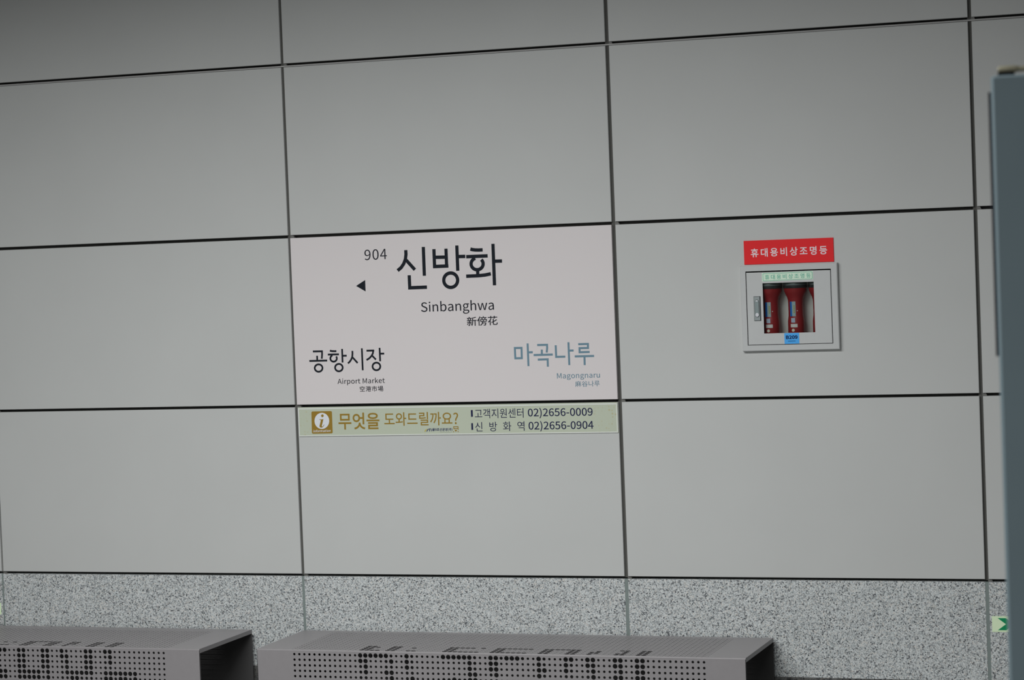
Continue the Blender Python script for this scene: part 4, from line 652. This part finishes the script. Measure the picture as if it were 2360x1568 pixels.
m = MB('steel_line'); m.box(LX-0.0114, LX+0.0118, -0.0142, -0.0135, 1.4568, 1.5378)
m.use('steel'); m.box(LX-0.0104, LX+0.0098, -0.0165, -0.0138, 1.4580, 1.5368, 0.0008)
m.use('steel_line'); m.poly([stadium(LX-0.0002, 1.4690, 1.5270, 0.0150)], -0.0168, 0.0006)
m.use('steel_dark'); m.poly([stadium(LX-0.0002, 1.4702, 1.5258, 0.0126)], -0.0190, 0.0026)
m.use('chrome'); m.poly([stadium(LX-0.0001, 1.5205, 1.5252, 0.0090)], -0.0193, 0.0006)
m.poly([[(LX+0.0058*math.cos(2*math.pi*k/24), 1.4770+0.0064*math.sin(2*math.pi*k/24)) for k in range(24)]], -0.0200, 0.0014)
o = m.build('lock_handle', door); o['label'] = 'steel flush lock handle'

# ------------------------------------------------------------------ flashlights inside the cabinet
def make_torch(x, label):
    cy = 0.034; zb = 1.3715
    t = tag(empty('flashlight', (x, cy, zb)), label, 'flashlight', 'red flashlights inside the wall cabinet')
    a = MB('torch_red')
    a.lathe(0, 0, [(0.0245, 0), (0.0275, 0.002), (0.0272, 0.080), (0.0256, 0.092), (0.0245, 0.100), (0.0245, 0.140), (0.0250, 0.149), (0.0280, 0.160), (0.0330, 0.171), (0.0368, 0.180), (0.0372, 0.189)], 40)
    a.build('body', t)
    a = MB('torch_dark'); a.lathe(0, 0, [(0.0378, 0.1890), (0.0392, 0.1915), (0.0392, 0.1985)], 40); a.build('dark_rim', t)
    a = MB('torch_lens'); a.lathe(0, 0, [(0.0392, 0.1986), (0.0396, 0.200), (0.0396, 0.2065), (0.0375, 0.2085)], 40); a.build('bezel', t)
    a = MB('label_blue'); a.patch(0, 0, 0.0254, -36, -18, 0.0965, 0.1450, 4)
    a.use('label_pale'); a.patch(0, 0, 0.0254, -18, 10, 0.0965, 0.1450, 6)
    a.use('label_gold')
    for k in range(4): a.patch(0, 0, 0.0257, -5, 4, 0.107+k*0.0068, 0.1125+k*0.0068, 3)
    o = a.build('label', t); o['label'] = 'blue and pale label with yellow lettering'
    a = MB('label_lilac'); a.patch(0, 0, 0.0277, -24, 4, 0.0760, 0.0910, 5); a.build('small_label', t)
    a = MB('white'); a.patch(0, 0, 0.0278, -29, 20, 0.0605, 0.0715, 8); a.build('white_band', t)
    a = MB('cream'); a.tube((-0.0045, -0.0250, 0.0508), (-0.0050, -0.0286, 0.0508), 0.0050); a.build('button', t)
    a = MB('white'); a.tube((-0.0225, -0.0090, 0.1135), (-0.0250, -0.0105, 0.1135), 0.0012, 10); a.build('rivet', t)  # small white dots on the torch body
    a = MB('white'); a.tube((0.0090, -0.0225, 0.1145), (0.0104, -0.0250, 0.1145), 0.0016, 10); a.build('rivet', t)  # small white dot on the torch body
    return t
def dup(root, x, label):
    r = root.copy(); COL.objects.link(r); r.location.x = x; r['label'] = label
    for ch in list(root.children):
        c = ch.copy(); COL.objects.link(c); c.parent = r
    return r
t0 = make_torch(1.8010, 'middle red flashlight behind the cabinet glass')
dup(t0, 1.7180, 'red flashlight behind the cabinet glass next to the lock handle')
dup(t0, 1.8840, 'red flashlight half hidden at the edge of the cabinet glass away from the lock')

# ------------------------------------------------------------------ exit direction stickers on the granite
def exit_sticker(x0, x1, z0, z1, label, right=True):
    t = tag(empty('direction_sticker', ((x0+x1)/2, 0, z0)), label, 'sticker', 'pale green direction stickers on the granite dado')
    a = MB('glow'); a.box(x0, x1, -0.0012, 0.0, z0, z1); place(a.build('backing_film'), t)
    a = MB('glow_ink'); h = z1-z0; s = x0+0.018
    a.poly([[(s, z1-0.006), (s+0.026, z1-0.006), (s+0.050, (z0+z1)/2), (s+0.026, z0+0.006), (s, z0+0.006), (s+0.026, (z0+z1)/2)]], -0.0016, 0.0004)
    place(a.build('chevron'), t)
exit_sticker(2.4132, 2.533, 0.4372, 0.4882, 'pale green sticker with a green chevron beside the tall blue-grey cabinet')
exit_sticker(-1.337, -1.2165, 0.4462, 0.4891, 'pale green sticker on the granite cut off at the far left of the photo')

# ------------------------------------------------------------------ perforated benches
BIG, MED, SML = 0.0079, 0.0055, 0.0043
def cells(mb, org, ux, uy, nrm, px, py, nx, ny, radius, th, seg, th_big=None):
    """square cells with round punched holes; hole walls run back along -nrm"""
    org = Vector(org); ux = Vector(ux); uy = Vector(uy); back = Vector(nrm)*-th
    for j in range(ny):
        for i in range(nx):
            c = org+ux*(px*(i+0.5))+uy*(py*(j+0.5)); r = radius(i, j); n = seg(i, j); bk = back if (th_big is None or r < 0.007) else back*(th_big/th)
            v = []
            for k in range(n):
                a = 2*math.pi*k/n; ca, sa = math.cos(a), math.sin(a); q = 0.5/max(abs(ca), abs(sa))
                v.append(c+ux*(ca*q*px)+uy*(sa*q*py))
            ring = [c+ux*(math.cos(2*math.pi*k/n)*r)+uy*(math.sin(2*math.pi*k/n)*r) for k in range(n)]
            v += ring+[p+bk for p in ring]
            mb.add(v, [(k, (k+1) % n, n+(k+1) % n, n+k) for k in range(n)]+[(n+k, n+(k+1) % n, 2*n+(k+1) % n, 2*n+k) for k in range(n)])

def bench(x0, x1, y0, y1, h, pitch, c0, front, top, label):
    """c0 = x of the first column of holes"""
    nx = 78; th = 0.002; rb = 0.004; lip = 0.012
    t = tag(empty('metal_bench', ((x0+x1)/2, (y0+y1)/2, 0)), label, 'bench', 'perforated grey metal benches by the wall')
    gx0 = c0-pitch/2; gx1 = gx0+nx*pitch
    # front panel
    pz = 0.0186; ny = 19; ztop = h-0.0155+pz/2; zbot = ztop-ny*pz
    a = MB('bench')
    def fr(i, j): return BIG if i in front[0].get(j, ()) else (MED if i in front[1].get(j, ()) else SML)
    cells(a, (gx0, y0, ztop), (1, 0, 0), (0, 0, -1), (0, -1, 0), pitch, pz, nx, ny, fr, th, lambda i, j: 24 if j < 6 and i in front[0].get(j, ()) else (16 if j < 7 else 8))
    def quad(p): a.add(p, [(0, 1, 2, 3)])
    quad([(x0,y0,0.02),(gx0,y0,0.02),(gx0,y0,h-rb),(x0,y0,h-rb)]); quad([(gx1,y0,0.02),(x1,y0,0.02),(x1,y0,h-rb),(gx1,y0,h-rb)])
    quad([(gx0,y0,ztop),(gx1,y0,ztop),(gx1,y0,h-rb),(gx0,y0,h-rb)]); quad([(gx0,y0,0.02),(gx1,y0,0.02),(gx1,y0,zbot),(gx0,y0,zbot)])
    a.box(x1-0.0012, x1, y0, y0+th+0.001, 0.02, h-rb); a.box(x0, x0+0.0012, y0, y0+th+0.001, 0.02, h-rb)
    place(a.build('front_panel'), t)
    # seat with the rounded bend along its front edge
    a = MB('bench')
    dy = 0.0186; nd = 19; ys = y0+0.017-dy/2
    def tr(i, j): return 0.0089 if i in top.get(j, ()) else 0.0037
    cells(a, (gx0, ys, h), (1, 0, 0), (0, 1, 0), (0, 0, 1), pitch, dy, nx, nd, tr, 0.0018, lambda i, j: 24 if i in top.get(j, ()) else 12, 0.0005)
    ye = ys+nd*dy
    for p in ([(x0,y0+rb,h),(gx0,y0+rb,h),(gx0,y1,h),(x0,y1,h)], [(gx1,y0+rb,h),(x1,y0+rb,h),(x1,y1,h),(gx1,y1,h)], [(gx0,y0+rb,h),(gx1,y0+rb,h),(gx1,ys,h),(gx0,ys,h)], [(gx0,ye,h),(gx1,ye,h),(gx1,y1,h),(gx0,y1,h)]): a.add(p, [(0, 1, 2, 3)])
    n = 6; v = []
    for k in range(n+1):
        g = math.pi/2*k/n; yy = y0+rb-rb*math.cos(g); zz = h-rb+rb*math.sin(g); v += [(x0, yy, zz), (x1, yy, zz)]
    a.add(v, [(2*k, 2*k+1, 2*k+3, 2*k+2) for k in range(n)], True)
    place(a.build('seat'), t)
    # turned-down lips at both ends, the rear panel and an added light block
    for xa, xb in ((x0, x0+0.002), (x1-0.002, x1)):
        a = MB('bench'); a.box(xa, xb, y0+0.004, y1, h-lip-0.002, h-0.0004); place(a.build('end_lip'), t)
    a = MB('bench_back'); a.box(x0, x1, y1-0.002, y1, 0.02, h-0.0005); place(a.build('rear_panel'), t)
    a = MB('bench'); a.box(x0+0.001, x0+0.003, y0+th, y1-0.002, 0.02, h-lip-0.002); place(a.build('end_panel'), t)  # unseen left end, added to keep light out of the front holes
    for xa in (x0+0.10, (x0+x1)/2-0.02, x1-0.14):
        a = MB('bench'); a.box(xa, xa+0.04, y0+0.02, y1-0.02, 0.0, 0.020); place(a.build('foot'), t)
    return t

F2 = ({0: {13,14,15,16,17,18,22,29,30,31,32,33,34,38,39,41,42,43,47,52,53,56,57,61,62,65,66},
       1: {13,14,19,22,34,38,39,47,52,56,57,61,62,65,66},
       2: {14,22,34,38,39,47,48,52,57,62,65,66},
       3: {14,18,19,34,35,39,47,57,61,62,65,66},
       4: {19,23,31,34,35}},
      {0: {19,23,35,40,44,48}, 1: {18,23,35,48,53}, 2: {13,18,19,23,35,53,56,61}, 3: {13,22,23,38,48,52,53,56}, 4: {13,14,18,22,29,30,32,33,38,39,47,57,61,62,65,66}})
T2 = {0: {13,14,15,16,18,19,22,23,29,30,31,32,33,34,35,38,39,40,41,42,43,44,47,48,52,53,56,61,62,65,66},
      1: {13,14,18,19,29,30,38,39,47,48,52,53,56,57,61,62,65,66}, 2: {13,14,18,19,29,30,38,39,47,48,52,53,56,57,62,65,66},
      3: {13,14,15,18,19,22,29,30,38,39,47,48,52,53,57,62,65,66},
      4: {13,14,18,19,29,30,31,32,33,35,38,39,40,41,42,43,44,47,48,49,50,51,52,53,61,62,65,66}}
F1 = ({0: {43,44,47,48,52,53,56,61,62,65,66}, 1: {47,48,52,53,56,57,61,62,66}, 2: {47,48,52,53,57,61,62,66}, 3: {47,48,52,53,57,61,62},
       4: {43,44,47,48,49,50,51,53,57,58,59,60,61,62,65,66,67,68,69,70,71}, 5: {43,44,47,48,49,50,51,53,58,59,65,66,68,69,71}},
      {0: {57}, 1: {65}, 2: {56,65}, 3: {56,65,66}, 4: {52,56}, 5: {52,56,57,60,61,62,67,70}})
T1 = {0: {43,44,47,48,52,53,56,61,62,65,66}, 1: {47,48,52,53,56,61,62,65,66}, 2: {47,48,52,53,56,57,61,62,65,66}, 3: {42,44,47,48,52,53,56,57,61,62,65,66},
      4: {47,48,49,50,51,52,53,56,57,61,62,65,66}}
bench(0.0115, 1.6990, -0.411, -0.018, 0.409, 0.01838, 0.1487, F2, T2, 'long grey perforated bench under the station name sign')
bench(-1.9200, -0.1888, -0.441, -0.024, 0.409, 0.01875, -0.3243-77*0.01875, F1, T1, 'grey perforated bench cut off at the lower left corner of the photo')

# ------------------------------------------------------------------ tall blue-grey cabinet at the right edge
px0, py, pz1 = 2.8540, -3.0, 2.0135
pil = tag(empty('tall_cabinet', (3.3, -2.75, 0)), 'tall blue-grey steel cabinet standing at the right edge of the photo', 'cabinet')
m = MB('blue_steel')
w = 0.95; d = 0.5; ch = 0.006
pts = [(px0, py+ch*0.6), (px0+ch, py), (px0+w-ch, py), (px0+w, py+ch*0.6), (px0+w, py+d), (px0, py+d)]
n = len(pts)
v = [(x, y, 0) for x, y in pts]+[(x, y, pz1-0.004) for x, y in pts]
cx, cyy = px0+w/2, py+d/2
v += [(x+(0.006 if x < cx else -0.006), y+(0.004 if y < cyy else -0.004), pz1) for x, y in pts]
f = []
for k in range(n):
    q = (k+1) % n; f += [(k, q, n+q, n+k), (n+k, n+q, 2*n+q, 2*n+k)]
f += [tuple(reversed(range(n))), tuple(range(2*n, 3*n))]
m.add(v, f); place(m.build('body'), pil)
m = MB('rubber'); m.box(px0-0.0070, px0+0.001, py+0.012, py+0.040, 1.468, 1.983, 0.002); place(m.build('edge_strip'), pil)
rod = tag(empty('khaki_bar', (px0+0.3, py+0.03, pz1)), 'khaki bar with a rounded end lying on top of the tall blue-grey cabinet', 'bar')
m = MB('khaki')
m.tube((px0+0.050, py+0.03, pz1+0.0125), (px0+0.86, py+0.03, pz1+0.0125), 0.0052); place(m.build('rod'), rod)
m = MB('khaki')
prof = [(0.002, 0), (0.0055, 0.0012), (0.0068, 0.004), (0.0070, 0.030), (0.0062, 0.038), (0.0052, 0.042)]
nn = 24; v = []
for r, z in prof:
    for k in range(nn):
        a = 2*math.pi*k/nn; v.append((px0+0.0105+z, py+0.03+r*math.cos(a), pz1+0.0130+r*math.sin(a)))
m.add(v, [(i*nn+k, i*nn+(k+1) % nn, (i+1)*nn+(k+1) % nn, (i+1)*nn+k) for i in range(len(prof)-1) for k in range(nn)]+[tuple(range(nn))], True)
place(m.build('end_cap'), rod)
m = MB('rubber'); m.box(px0+0.0125, px0+0.0420, py+0.018, py+0.042, pz1-0.0002, pz1+0.0075); place(m.build('rubber_foot'), rod)
m = MB('rubber'); m.box(px0+0.82, px0+0.85, py+0.018, py+0.042, pz1-0.0002, pz1+0.0075); place(m.build('rubber_foot'), rod)
